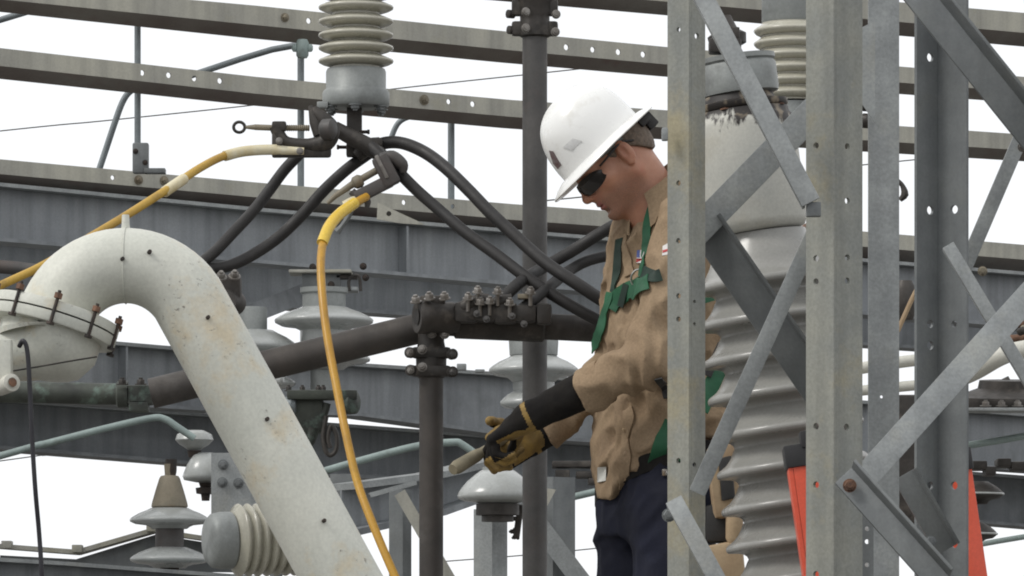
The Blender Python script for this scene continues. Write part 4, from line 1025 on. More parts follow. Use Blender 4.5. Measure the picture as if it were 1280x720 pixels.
# ================================================================ orange ladder
D = 10.85
ln_dir = Vector((.14, -.06, -1)).normalized()
rl = thing('ladder', Vector((P(1105, 0, D).x, D, .58)), 'orange fibreglass ladder with black rail caps standing behind the lattice tower', 'ladder')
def rail(x0, y0, wpx, top):
    a = P(x0, y0, D); L_ = (a.z - .6) / -ln_dir.z
    bm = new(); side = Vector((1, 0, .14)).normalized(); dep = ln_dir.cross(side)
    w = S(wpx, D)
    dep = dep if dep.y > 0 else -dep
    # channel section: web plus two flanges
    for (u0, u1, d0, d1) in ((0, .010, 0, .07), (.0104, w, 0, .009), (.0104, w, .061, .07)):
        c = a + side * (u0 + u1) / 2 + dep * (d0 + d1) / 2 + ln_dir * L_ / 2
        box(bm, c, side * (u1 - u0) / 2, dep * (d1 - d0) / 2, ln_dir * L_ / 2, .0015)
    obj('rail', bm, 'orange_fibreglass', rl)
    bm = new(); box(bm, a + side * w / 2 + dep * .035 - ln_dir * .008, side * (w / 2 + .004), dep * .04, ln_dir * .024, .004)
    if top: box(bm, a + side * w * .62 + dep * .02 - ln_dir * .04, side * .012, dep * .03, ln_dir * .018, .004)
    obj('rail_cap', bm, 'black_rubber', rl)
    return a, side, dep, w
a1, sd, dp, w1 = rail(984, 576, 44, True)
a2, sd, dp, w1 = rail(1170, 583, 44, False)
for k in range(1, 6):
    p = a1 + ln_dir * (.29 * k) + dp * .035 + sd * .004; q = a2 + ln_dir * (.29 * k) + dp * .035 + sd * (w1 - .004)
    bm = new(); tube(bm, [p, q], .016, 16); obj('rung', bm, 'galvanised', rl)

# ================================================================ things beyond the tower at right
def pipe(pts, wpx, label, m='cream_paint', name='background_pipe', grp='cream pipes far right behind the tower'):
    bm = new(); tube(bm, [P(*p) for p in pts], S(wpx, 13) / 2, 18, smooth=6)
    return tag(obj(name, bm, m, None, 60), label, 'pipe', grp)
pipe([(1040, 466, 12.9), (1130, 452, 12.9), (1200, 445, 12.9)], 15, 'cream pipe seen through the gap right of the flat tower leg')
pipe([(1040, 492, 12.9), (1130, 483, 12.9), (1185, 478, 12.9)], 13, 'lower cream pipe in the gap right of the flat tower leg')
pipe([(1190, 476, 12.8), (1220, 463, 12.75), (1250, 446, 12.7), (1275, 438, 12.7), (1330, 430, 12.7)], 23, 'thick cream pipe bending up to the right edge under the brace')
pipe([(1200, 497, 13.0), (1230, 489, 13.0), (1262, 474, 13.0)], 9, 'thin brownish pipe under the thick cream pipe at right', 'bus_brown')
rr_ = thing('equipment_cover', P(1250, 500, 12.9), 'dark round equipment cover with pale bolts at the right edge', 'cover')
bm = new(); lathe(bm, [(S(70, 13), 0), (S(72, 13), .01), (S(70, 13), .028), (S(40, 13), .05), (S(38, 13), .07)], P(1262, 510, 12.95), (0, -.1, 1), 40); obj('cover_shell', bm, 'cast_dark', rr_)
for x in (1232, 1252, 1272):
    bm = new(); bolt_bm(bm, P(x, 508, 12.78), (0, -.1, 1), .010, .012); obj('bolt', bm, 'bolt_bright', rr_)
bm = new(); box(bm, P(1250, 513, 12.8), (S(45, 13), 0, 0), (0, .05, 0), (0, 0, S(2, 13)), .002); obj('rim_plate', bm, 'galvanised', rr_)
# rusty tangle of connectors
rr_ = thing('connector_bundle', P(1262, 415, 12.9), 'tangle of small tan connectors at the right edge above the cream pipe', 'connectors')
rng = random.Random(5)
for k in range(9):
    x = 1240 + k * 5.5; y = 412 + rng.uniform(-4, 5)
    bm = new(); lathe(bm, [(.006, 0), (.010, .004), (.010, .02), (.005, .026)], P(x, y, 12.8 + rng.uniform(-.05, .05)), (rng.uniform(-1, 1), -1, rng.uniform(-.3, 1)), 10); obj('connector', bm, rng.choice(['cap_tan', 'cast_dark', 'tape', 'rust']), rr_)
bm = new(); tube(bm, [P(1225, 418, 12.9), P(1250, 424, 12.9), P(1300, 420, 12.9)], S(5, 13), 10, smooth=4); obj('bus_bar', bm, 'rust', rr_)
bm = new(); box(bm, P(1136, 590, 11.8), (S(18, 11.8), 0, 0), (0, .06, 0), (0, 0, S(95, 11.8)), .01)
tag(obj('equipment_cabinet', bm, 'cast_dark', None), 'dark narrow cabinet filling the gap low between two right tower legs', 'cabinet')
# tan strap in the gap
bm = new(); tube(bm, [P(1122, 414, 12.6), P(1130, 396, 12.6), P(1139, 376, 12.6), P(1146, 362, 12.6)], S(3, 12.6), 8, smooth=4)
tag(obj('tan_strap', bm, 'leather_tan', None), 'slanting tan strap in the narrow gap between two right tower legs', 'strap')
bm = new(); lathe(bm, [(S(10, 13), 0), (S(14, 13), .02), (S(14, 13), .08), (S(9, 13), .1)], P(1131, 400, 13), (0, 0, 1), 20)
tag(obj('dark_fitting', bm, 'cast_dark', None), 'dark fitting above the cream pipes between two right tower legs', 'fitting')
for (x, y, lab) in ((1082, 130, 'upper dark knob seen in the slit right of the thick leg'), (1082, 151, 'lower dark knob seen in the slit right of the thick leg')):
    bm = new(); lathe(bm, [(.002, -.02), (.016, -.012), (.02, 0), (.016, .012), (.002, .02)], P(x, y, 13), (.8, -.5, .2), 14); tag(obj('knob', bm, 'cast_dark', None), lab, 'knob', 'dark knobs behind the tower')
rr_ = thing('hook_fitting', P(1127, 240, 12), 'small dark hook fitting peeking out beside the flat tower leg', 'hook')
bm = new(); tube(bm, [P(1122, 226, 12), P(1128, 232, 12), P(1131, 243, 12), P(1125, 250, 12)], [S(3, 12), S(3, 12), S(5, 12), S(3, 12)], 8, smooth=3); obj('hook', bm, 'cast_dark', rr_)
# dark drooping discs low at right
for x, y, lab in ((1236, 618, 'dark drooping disc insulator with pale rim beside the orange ladder rail'), (1228, 668, 'lower dark drooping disc insulator beside the orange ladder rail')):
    d = 12.9; rr_ = thing('disc_insulator', P(x, y, d), lab, 'insulator', 'dark discs beside the ladder')
    oo = P(x - 16, 0, d); oo.z = 0
    bm = new(); lathe(bm, dome_profile(zpx(y, d), S(34, d), S(14, d), S(16, d), S(12, d)), oo, (0, 0, 1), 40); obj('disc', bm, 'cast_dark', rr_, 60)
    bm = new(); tube(bm, [oo + Vector((math.cos(a) * S(34.3, d), math.sin(a) * S(34.3, d), zpx(y - .5, d))) for a in np.linspace(0, 2 * math.pi, 40)], S(1.4, d), 6, cap=False); obj('rim', bm, 'porcelain_white', rr_)
for y0, y1, lab in ((577, 588, 'dark row of clips along the girder right of the ladder'),):
    rr_ = thing('girder_clips', P(1240, 580, 13.2), lab, 'clips')
    for x0, x1, dy in ((1212, 1232, 0), (1230, 1243, 7), (1245, 1262, -3), (1262, 1290, 1)):
        bm = new(); box(bm, P((x0 + x1) / 2, (y0 + y1) / 2 + dy, 13.2), (S(x1 - x0, 13.2) / 2, 0, 0), (0, .05, 0), (0, 0, S(y1 - y0, 13.2) / 2), .004); obj('clip', bm, 'cast_dark', rr_)
# ================================================================ the worker
DM = 12.3
PPM = F / DM
psi = math.radians(38)
BF = Vector((-math.cos(psi), -math.sin(psi), 0))        # chest direction
BL = Vector((math.sin(psi), -math.cos(psi), 0))         # his left, towards the viewer
BO = Vector(((840 - 640) / PPM, DM, 0))
def zb(py): return CZ + (HOR - py) / PPM
def body(l, f, z): return BO + BL * l + BF * f + Vector((0, 0, z))
PERSON_Z = .58
person = thing('person', Vector((BO.x, BO.y, PERSON_Z)), 'worker in white hard hat, tan shirt and green harness looking down at gloved hands', 'person')

# ---- head frame
yaw, pit, rol = math.radians(14), math.radians(43), math.radians(8)
hf = Vector((-math.cos(yaw) * math.cos(pit), -math.sin(yaw) * math.cos(pit), -math.sin(pit)))
hl = Vector((math.sin(yaw), -math.cos(yaw), 0))
hu = hf.cross(hl); hu = hu if hu.z > 0 else -hu
hu, hl = hu * math.cos(rol) - hl * math.sin(rol), hl * math.cos(rol) + hu * math.sin(rol)
HO = P(752, 186, 12.26)
def hw(p): return HO + hf * p[0] + hl * p[1] + hu * p[2]
def hloc(w): d = Vector(w) - HO; return (d.dot(hf), d.dot(hl), d.dot(hu))
nb = hloc(body(0, .035, zb(262)))

fd = Field((-.20, -.16, -.30), (.15, .16, .14), .0027)
X, Y, Z = fd.X, fd.Y, fd.Z
fd.add(fd.ell((-.012, 0, .012), (.100, .077, .098)))
fd.add(fd.ell((.030, 0, -.062), (.066, .060, .085)), .03)
fd.add(fd.cone((.070, 0, -.128), (-.006, .046, -.088), .020, .024), .03)
fd.add(fd.cone((.070, 0, -.128), (-.006, -.046, -.088), .020, .024), .03)
fd.add(fd.ell((.083, 0, -.132), (.016, .02, .015)), .02)
for sgn in (-1, 1):
    fd.add(fd.ell((.058, sgn * .043, -.056), (.026, .022, .02)), .025)      # cheekbone
    fd.add(fd.cone((.084, sgn * .012, -.014), (.066, sgn * .048, -.018), .013, .012), .014)
    fd.sub(fd.ell((.094, sgn * .031, -.033), (.013, .017, .011)), .012)     # eye sockets
    fd.add(fd.ell((.0745, sgn * .031, -.035), (.0125, .0135, .0125)), .003)
fd.add(fd.cone((.088, 0, -.020), (.111, 0, -.062), .0085, .0105), .012)     # nose
fd.add(fd.ell((.110, 0, -.066), (.012, .011, .010)), .008)
for sgn in (-1, 1):
    fd.add(fd.ell((.098, sgn * .012, -.069), (.012, .008, .008)), .006)
    fd.sub(fd.ell((.104, sgn * .0065, -.0775), (.006, .0035, .004)), .003)
fd.add(fd.ell((.076, 0, -.092), (.024, .034, .030)), .018)                  # muzzle
fd.add(fd.ell((.0955, 0, -.0935), (.0085, .022, .0055)), .006)
fd.add(fd.ell((.0925, 0, -.1055), (.0085, .019, .0065)), .006)
fd.sub(fd.ell((.104, 0, -.0995), (.012, .024, .0016)), .003)
fd.sub(fd.ell((.098, 0, -.118), (.009, .022, .006)), .010)
for sgn in (-1, 1):                                                          # ears
    ca, sa = math.cos(.35), math.sin(.35)
    ex = ((1, sgn * -.25, 0), (sgn * .25, 1, 0), (0, 0, 1))
    fd.add(fd.ell((-.016, sgn * .080, -.046), (.018, .009, .031), ex), .010)
    fd.sub(fd.ell((-.010, sgn * .089, -.043), (.009, .006, .018), ex), .004)
    fd.add(fd.ell((-.010, sgn * .079, -.072), (.008, .006, .009)), .005)
fd.add(fd.cone((-.035, 0, -.055), nb, .056, .064), .035)
fd.add(fd.cone((-.02, 0, -.11), tuple(nb[i] + (.035, 0, .0)[i] for i in range(3)), .040, .050), .03)
v, q = fd.mesh()
skin_v = v
# limbs and trunk under the clothes, one surface with the neck (coarser lattice)
sh_n, el_n, wr_n = body(.150, .075, zb(284)), P(808, 452, 12.03), P(676, 517, 12.12)
sh_f, el_f, wr_f = body(-.145, -.015, zb(292)), P(772, 458, 12.38), P(668, 551, 12.36)
hip_n, hip_f = body(.095, .075, zb(640)), body(-.10, .012, zb(640))
kn_n, kn_f = body(.115, .12, 1.02), body(-.125, .06, 1.02)
an_n, an_f = body(.12, .02, .68), body(-.11, .03, .68)
lo = (BO.x - .62, DM - .42, .56); hi = (BO.x + .3, DM + .42, 2.34)
tz = [zb(y) for y in (700, 640, 600, 540, 480, 420, 350, 292, 264, 248, 236)][::1]
ta = [.165, .175, .170, .168, .165, .165, .160, .148, .105, .065, .05]
tb = [.112, .118, .114, .112, .112, .112, .106, .088, .066, .055, .045]
tf = [.026, .026, .026, .026, .026, .024, .014, .006, .012, .024, .03]
def trunk(fd, grow=0.0, gb=0.0):
    l = (fd.X - BO.x) * BL.x + (fd.Y - BO.y) * BL.y
    f = (fd.X - BO.x) * BF.x + (fd.Y - BO.y) * BF.y
    a = np.interp(fd.Z, tz, ta).astype(np.float32) + grow; b = np.interp(fd.Z, tz, tb).astype(np.float32) + grow
    fc = np.interp(fd.Z, tz, tf).astype(np.float32)
    if gb is not 0.0: b = b + gb
    q = ((np.abs(l) / a) ** 2.3 + (np.abs(f - fc) / b) ** 2.3) ** (1 / 2.3)
    return (q - 1) * np.minimum(a, b), l, f
bd = Field(lo, hi, .010)
t, l, f = trunk(bd, -.016); t = np.maximum(t, bd.Z - zb(238)); t = np.maximum(t, zb(645) - bd.Z); bd.add(t)
for s_, e_, w_ in ((sh_n, el_n, wr_n), (sh_f, el_f, wr_f)):
    bd.add(bd.cone(s_, e_, .046, .038), .04); bd.add(bd.cone(e_, w_, .038, .028), .02)
for h_, k_, a_ in ((hip_n, kn_n, an_n), (hip_f, kn_f, an_f)):
    bd.add(bd.cone(h_, k_, .075, .055), .03); bd.add(bd.cone(k_, a_, .057, .036), .02)
    bd.add(bd.ell(a_ + BF * .06 + Vector((0, 0, -.055)), (.125, .045, .04), (tuple(BF), tuple(BL), (0, 0, 1))), .03)
v2, q2 = bd.mesh()
bm = bm_from(v, q, lambda p: hw(p))
tmp = bm_from(v2, q2); me = bpy.data.meshes.new('t'); tmp.to_mesh(me); tmp.free(); bm.from_mesh(me); bpy.data.meshes.remove(me)
body_o = obj('body', bm, ['skin', 'skin_lips'], person, 80)
lipv = set()
me = body_o.data
for p in me.polygons:
    c = p.center + world_loc(body_o); hx, hy, hz = hloc(c)
    if hx > .094 and abs(hy) < .022 and -.112 < hz < -.088 and hx < .107: p.material_index = 1

# beard shadow: a real darker tint of the shaved jaw, upper lip and temples
at = me.attributes.new('stubble', 'FLOAT', 'POINT'); wl = world_loc(body_o)
for i_, vv in enumerate(me.vertices):
    x_, y_, z_ = hloc(vv.co + wl)
    s_ = 0.0
    if -.35 < z_ and x_ > -.03 and z_ < -.06:
        s_ = min(1, max(0, (-.078 - .25 * max(0, .05 - x_) - z_) / .02)) * min(1, max(0, (z_ + .165) / .02)) * min(1, max(0, (x_ + .02) / .02))
    at.data[i_].value = s_
def stubble_nodes():
    nt = MATS['skin'].node_tree; N = nt.nodes; L = nt.links; b = N['Principled BSDF']; src = b.inputs['Base Color'].links[0].from_socket
    a = N.new('ShaderNodeAttribute'); a.attribute_name = 'stubble'
    tc = N.new('ShaderNodeTexCoord'); n = N.new('ShaderNodeTexNoise'); n.inputs['Scale'].default_value = 420; L.new(tc.outputs['Object'], n.inputs['Vector'])
    q = N.new('ShaderNodeMath'); q.operation = 'MULTIPLY'; L.new(a.outputs['Fac'], q.inputs[0]); L.new(n.outputs['Fac'], q.inputs[1])
    x = N.new('ShaderNodeMix'); x.data_type = 'RGBA'; L.new(q.outputs[0], x.inputs[0]); L.new(src, x.inputs[6]); x.inputs[7].default_value = (.16, .095, .07, 1)
    L.new(x.outputs[2], b.inputs['Base Color'])
stubble_nodes()
# ---- hair (short, cut above the collar)
hd = Field((-.14, -.11, -.14), (.10, .11, .13), .003)
hd.add(hd.ell((-.014, 0, .010), (.1035, .0805, .101)))
hd.add(hd.ell((-.045, 0, -.045), (.066, .066, .065)), .03)
hd.d = hd.d + .0012 * wobble(hd.X, hd.Y, hd.Z, 420)
lim = np.where(hd.X > .02, -.012 + (hd.X - .02) * .5, np.where(hd.X > -.005, -.045, -.015 - (-.005 - hd.X) * .9))
lim = np.maximum(lim, -.085)
hd.clip(lim - hd.Z); hd.clip(hd.X - .055)
hv, hq = hd.mesh(); bm = bm_from(hv, hq, hw); obj('hair', bm, 'hair', person, 80)

# ---- sunglasses
g_ = new()
for sgn in (-1, 1):
    ring = []
    n1, n2 = 15, 9
    grid = []
    for i in range(n1):
        th = math.radians(5 + 52 * i / (n1 - 1))
        row = []
        for j in range(n2):
            vv = j / (n2 - 1) * 2 - 1
            hh = .0205 * math.sqrt(max(.02, 1 - (abs(i / (n1 - 1) - .42) / .62) ** 2.6))
            rad = .112 - .010 * (i / (n1 - 1)) ** 2
            row.append(g_.verts.new(hw((rad * math.cos(th * .98) - .004 * vv * vv, sgn * (rad * .80) * math.sin(th) * 1.0, -.043 - .004 * (i / (n1 - 1)) + vv * hh))))
        grid.append(row)
    for i in range(n1 - 1):
        for j in range(n2 - 1): g_.faces.new((grid[i][j], grid[i + 1][j], grid[i + 1][j + 1], grid[i][j + 1]))
bmesh.ops.recalc_face_normals(g_, faces=g_.faces); bmesh.ops.solidify(g_, geom=list(g_.faces), thickness=.002)
gl = obj('sunglasses', g_, 'lens_dark', person, 60)
bm = new()
for sgn in (-1, 1):
    tube(bm, [hw((.052, sgn * .071, -.030)), hw((.03, sgn * .080, -.028)), hw((-.02, sgn * .084, -.024)), hw((-.05, sgn * .078, -.04))], .0026, 8, smooth=4)
tube(bm, [hw((.102, -.012, -.030)), hw((.106, 0, -.027)), hw((.102, .012, -.030))], .0028, 8, smooth=3)
obj('temple_arm', bm, 'black_rubber', gl)

# ---- hard hat with full brim
ht = new()
seg, rows = 64, []
def hat_pt(th, k):     # k 0 apex .. 1 dome foot
    ph = k * math.pi / 2
    e = .80
    rr, zz = math.sin(ph) ** .80, max(0.0, math.cos(ph)) ** .70
    rx, ry, rz = .118, .102, .150
    ridge = .007 * math.exp(-(math.sin(th) * rr * ry / .022) ** 2) * (1 - k ** 4)
    return (rx * rr * math.cos(th) - .012 * (1 - k), ry * rr * math.sin(th), .004 + (rz + ridge) * zz)
ap = ht.verts.new(hw(hat_pt(0, 0)))
for i in range(1, 21): rows.append([ht.verts.new(hw(hat_pt(2 * math.pi * j / seg, i / 20))) for j in range(seg)])
for fr, dz in ((.25, .000), (.6, -.004), (.95, -.010), (1.0, -.0125)):
    rw = []
    for j in range(seg):
        th = 2 * math.pi * j / seg; c = math.cos(th)
        ext = .034 + .018 * max(0, c) ** 1.5 + .006 * max(0, -c)
        b0 = hat_pt(th, 1)
        n = math.hypot(b0[0], b0[1])
        rw.append(ht.verts.new(hw((b0[0] + b0[0] / n * ext * fr, b0[1] + b0[1] / n * ext * fr, .004 + dz * (1 + .5 * max(0, c)) - .006 * fr * abs(math.sin(th))))))
    rows.append(rw)
for j in range(seg): ht.faces.new((ap, rows[0][j], rows[0][(j + 1) % seg]))
for A, B in zip(rows, rows[1:]):
    for j in range(seg): ht.faces.new((A[j], B[j], B[(j + 1) % seg], A[(j + 1) % seg]))
bmesh.ops.recalc_face_normals(ht, faces=ht.faces); bmesh.ops.solidify(ht, geom=list(ht.faces), thickness=.0035)
hat = obj('hard_hat', ht, 'helmet_white', person, 45)
hat_vs = [world_loc(hat) + v_.co for v_ in hat.data.vertices]
HB = BVHTree.FromPolygons(hat_vs, [tuple(p.vertices) for p in hat.data.polygons])
def decal(name, bvh, poly, m, parent, off=.0012, th=.001):
    """small cloth or vinyl patch lying on a surface (outline as seen from the front, snapped on to the surface)"""
    bm = new(); tops = []
    cx = sum(p[0] for p in poly) / len(poly); cy = sum(p[1] for p in poly) / len(poly)
    rings = []
    for f_ in (0, .5, 1.0):
        rg = []
        for x, y in (poly if f_ else [(0, 0)]):
            xx, yy = (cx + (x - cx) * f_, cy + (y - cy) * f_)
            h_, n_, i_, d_ = bvh.ray_cast(CAM, ray_dir(xx, yy).normalized())
            if h_ is None: bm.free(); return None
            if n_.dot(ray_dir(xx, yy)) > 0: n_ = -n_
            rg.append(bm.verts.new(h_ + n_ * off))
            if not f_: break
        rings.append(rg)
    n = len(poly)
    for j in range(n):
        bm.faces.new((rings[0][0], rings[1][j], rings[1][(j + 1) % n]))
        bm.faces.new((rings[1][j], rings[2][j], rings[2][(j + 1) % n], rings[1][(j + 1) % n]))
    bmesh.ops.recalc_face_normals(bm, faces=bm.faces); bmesh.ops.solidify(bm, geom=list(bm.faces), thickness=th)
    return obj(name, bm, m, parent)
decal('hat_marking', HB, [(687, 188), (692, 189), (702, 206), (698, 211), (692, 204)], 'helmet_mark', hat)
decal('hat_sticker', HB, [(704, 184), (716, 173), (728, 176), (715, 188)], 'helmet_sticker', hat)
# suspension: band, nape strap and ratchet knob
bm = new(); n = 40
for j in range(n):
    pass
rg1 = [[bm.verts.new(hw((.094 * math.cos(t_) - .012, .080 * math.sin(t_) * 1.0, zz - .055 * max(0, -math.cos(t_)) ** 3))) for t_ in np.linspace(math.radians(60), math.radians(300), n)] for zz in (.004, -.020)]
for j in range(n - 1): bm.faces.new((rg1[0][j], rg1[0][j + 1], rg1[1][j + 1], rg1[1][j]))
bmesh.ops.solidify(bm, geom=list(bm.faces), thickness=.003)
obj('suspension_band', bm, 'cap_grey', hat)
bm = new(); kn = hw((-.128, .0, -.030)); box(bm, kn, hf * .014, hl * .030, hu * .019, .005)
box(bm, hw((-.112, .045, -.020)), hf * .016, hl * .012, hu * .012, .004); obj('ratchet_knob', bm, 'leather_black', hat)

# ---- shirt
lo = (BO.x - .40, DM - .42, zb(650)); hi = (BO.x + .26, DM + .36, zb(225))
sd_ = Field(lo, hi, .005)
X, Y, Z = sd_.X, sd_.Y, sd_.Z
t, l, f = trunk(sd_, .014)
belly = .012 * np.exp(-((Z - zb(585)) / .10) ** 2)
t = t - belly * np.clip(f / .12, 0, 1)
cuff_n = np.array(P(731, 489, 12.09)); cuff_f = np.array(P(684, 546, 12.36))
ridge = lambda w: (.35 - np.abs(w)) 
fold = .005 - .026 * ridge(wobble(X + .5 * Z, Y, Z - .45 * X, 40, 1, 1, 1.2, 0)) - .017 * ridge(wobble(X - .3 * Z, Y, Z, 80, 1.3, 1.3, .7, 4))
hem = zb(622) + np.clip(l + .045, 0, 1) * .62 - np.clip(-.06 - l, 0, 1) * .1
t = np.maximum(t, hem + .004 * np.sin(l * 60) - Z)
t = np.maximum(t, Z - zb(246))
sd_.add(t + fold)
for s_, e_, w_, cf_, k0 in ((sh_n, el_n, wr_n, cuff_n, 1), (sh_f, el_f, wr_f, cuff_f, 6)):
    ar = sd_.cone(s_, e_, .069, .060)
    ar2 = sd_.cone(e_, w_, .060, .046)
    d_ = np.array(w_ - e_); d_ = d_ / np.linalg.norm(d_)
    sfo = (X - e_[0]) * d_[0] + (Y - e_[1]) * d_[1] + (Z - e_[2]) * d_[2]
    ar2 = np.maximum(ar2, (X - cf_[0]) * d_[0] + (Y - cf_[1]) * d_[1] + (Z - cf_[2]) * d_[2])
    arm = smin(ar, ar2, .03)
    dd = np.sqrt((X - e_[0]) ** 2 + (Y - e_[1]) ** 2 + (Z - e_[2]) ** 2)
    crease = .013 * np.abs(np.sin(42 * sfo + 4.5 * wobble(X, Y, Z, 32, k0=k0 % 5))) * np.exp(-(dd / .17) ** 2)
    seamc = -.004 * np.exp(-((sfo - (np.linalg.norm(np.array(w_ - e_)) - .105)) / .006) ** 2)
    sd_.add(arm + crease - .001 - seamc - .020 * ridge(wobble(X, Y, Z + .4 * X, 55, 1, 1, 1, k0 % 6)), .02)
# placket: raised strip down the front
pl = np.abs(l + .012 - .01 * np.sin(Z * 9))
sd_.d = sd_.d - .0035 * ((pl < .017) & (f > .05)).astype(np.float32) + .002 * np.exp(-((pl - .017) / .004) ** 2) * (f > .05)
v, q = sd_.mesh(); bm = bm_from(v, q)
bmesh.ops.smooth_vert(bm, verts=bm.verts, factor=.4, use_axis_x=True, use_axis_y=True, use_axis_z=True)
shirt = obj('shirt', bm, 'shirt', person, 80)
sv = [world_loc(shirt) + x.co for x in shirt.data.vertices]
SB = BVHTree.FromPolygons(sv, [tuple(p.vertices) for p in shirt.data.polygons])
# collar: stand and folded flaps, open at the throat
def collar():
    bm = new(); c0 = hw((-.050, 0, -.100)); nbw = body(0, .030, zb(247)); axc = (c0 - nbw).normalized()
    base = nbw + axc * .002
    e1 = (BF - axc * BF.dot(axc)).normalized(); e2 = axc.cross(e1)
    n = 44; rows = []
    for k in range(n + 1):
        ph = math.radians(22 + 316 * k / n); e = abs(k / n - .5) * 2       # e: 0 back .. 1 front
        d = e1 * math.cos(ph) + e2 * math.sin(ph)
        tip = max(0, (e - .72) / .28)
        ro = .074 + .006 * e; top = .060 - .032 * e; 
        pts = [base + d * (ro - .003) + axc * (-.012), base + d * (ro - .002) + axc * (top * .5), base + d * ro + axc * top, base + d * (ro + .006) + axc * (top + .001),
               base + d * (ro + .014) + axc * (top * .45 - .008 * e), base + d * (ro + .020 + .006 * tip) + axc * (-.012 - .016 * e - .018 * tip) + e1 * .022 * tip]
        for j in (3, 4, 5):
            h_, n_, i_, d_ = SB.find_nearest(pts[j])
            if h_ is not None and d_ < .08 and (pts[j] - h_).dot(n_) < .007: pts[j] = h_ + n_ * .008
        rows.append([bm.verts.new(p) for p in pts])
    for A, B in zip(rows, rows[1:]):
        for j in range(len(A) - 1): bm.faces.new((A[j], B[j], B[j + 1], A[j + 1]))
    bmesh.ops.recalc_face_normals(bm, faces=bm.faces); bmesh.ops.solidify(bm, geom=list(bm.faces), thickness=.003)
    return bm
obj('collar', collar(), 'shirt', shirt, 60)
for x, y in ((782, 536), (783, 568), (781, 598)):
    h_, n_, i_, d_ = SB.ray_cast(CAM, ray_dir(x, y).normalized()); h_ = h_ + n_ * .005 if h_ else None
    if h_: bm = new(); lathe(bm, [(.0055, 0), (.0055, .002), (.004, .003)], h_, n_ if n_.y < 0 else -n_, 14); obj('button', bm, 'leather_tan', shirt)
decal('flag_patch', SB, [(798, 313), (806, 312), (805, 329), (796, 329)], 'patch_white', shirt)
decal('flag_patch_blue', SB, [(797.5, 313), (801, 312.7), (800.5, 322), (797, 322)], 'patch_blue', shirt, .0024)
decal('flag_patch_red', SB, [(797, 323.5), (805, 323.5), (804.6, 328), (796.4, 328)], 'patch_red', shirt, .0024)
decal('sleeve_patch', SB, [(829, 308), (836, 304), (838, 318), (828, 320)], 'patch_white', shirt)
decal('sleeve_patch_red', SB, [(829, 314), (837, 311), (838, 314), (829, 317)], 'patch_red', shirt, .0024)

cd = (el_n - Vector(cuff_n)).normalized()
bm = new(); lathe(bm, [(.043, -.003), (.0495, -.001), (.0525, .004), (.0545, .05), (.0535, .058), (.046, .060)], Vector(cuff_n), cd, 40)
for vv in bm.verts:
    vv.co += Vector(vv.co - Vector(cuff_n)).cross(cd).normalized() * .0 + (vv.co - Vector(cuff_n)).normalized() * float(.004 * wobble(np.array([vv.co.x]), np.array([vv.co.y]), np.array([vv.co.z]), 90)[0])
obj('cuff', bm, 'shirt', shirt, 60)
# ---- trousers
lo = (BO.x - .30, DM - .36, .62); hi = (BO.x + .26, DM + .36, zb(560))
td = Field(lo, hi, .0065)
X, Y, Z = td.X, td.Y, td.Z
t, l, f = trunk(td, .008); t = np.maximum(t, Z - (zb(585) + .22 * l)); t = np.maximum(t, zb(668) - Z)
legs = [smin(td.cone(h_, k_, .098, .078), td.cone(k_, a_, .078, .066), .03) for h_, k_, a_ in ((hip_n, kn_n, an_n), (hip_f, kn_f, an_f))]
td.add(smin(smin(legs[0], legs[1], .012), t, .06))
td.d = td.d - .020 * ridge(wobble(X + .3 * Z, Y, Z, 38, 1, 1, .7)) - .008 * ridge(wobble(X, Y, Z, 80, 1.2, 1.2, .8, 5)) + .004
v, q = td.mesh(); bm = bm_from(v, q); trousers = obj('trousers', bm, 'trousers', person, 80)
decal_b = BVHTree.FromPolygons([world_loc(trousers) + x.co for x in trousers.data.vertices], [tuple(p.vertices) for p in trousers.data.polygons])
# boots
for a_ in (an_n, an_f):
    bo = Field(tuple(a_ + Vector((-.24, -.22, -.12))), tuple(a_ + Vector((.2, .2, .14))), .007)
    ex = (tuple(BF), tuple(BL), (0, 0, 1))
    bo.add(bo.cone(a_ + Vector((0, 0, .11)), a_ + Vector((0, 0, -.04)), .052, .05))
    bo.add(bo.ell(a_ + BF * .075 + Vector((0, 0, -.052)), (.145, .052, .05), ex), .04)
    bo.clip((PERSON_Z + .004) - bo.Z)
    v, q = bo.mesh(); bm = bm_from(v, q); obj('boot', bm, 'leather_black', person, 60)

# ---- belt and pouches
def hoop(z0, w, grow, slope, m, name, off=0.0):
    bm = new(); n = 60; rows = []
    for k in range(n):
        th = 2 * math.pi * k / n
        z = z0; a = np.interp(z, tz, ta) + grow; b = np.interp(z, tz, tb) + grow; fc = np.interp(z, tz, tf)
        cl, cf_ = math.cos(th), math.sin(th)
        l_ = a * math.copysign(abs(cl) ** (2 / 2.3), cl); f_ = fc + b * math.copysign(abs(cf_) ** (2 / 2.3), cf_)
        zz = z0 + slope * l_
        rows.append([bm.verts.new(body(l_, f_, zz - w / 2)), bm.verts.new(body(l_, f_, zz + w / 2))])
    for k in range(n): bm.faces.new((rows[k][0], rows[(k + 1) % n][0], rows[(k + 1) % n][1], rows[k][1]))
    bmesh.ops.recalc_face_normals(bm, faces=bm.faces); bmesh.ops.solidify(bm, geom=list(bm.faces), thickness=.005)
    return obj(name, bm, m, person)
hoop(zb(596), .045, .020, .30, 'glove_black', 'belt')
for l_, f_, z_, m_ in ((.145, .10, zb(588), 'metal_ring'), (.135, .115, zb(596), 'metal_ring'), (.155, .085, zb(578), 'webbing_green')):
    bm = new(); box(bm, body(l_ + .012, f_ + .03, z_), BL * .006 + BF * .004, BF * .008, (0, 0, .008), .002); obj('belt_buckle', bm, m_, person)
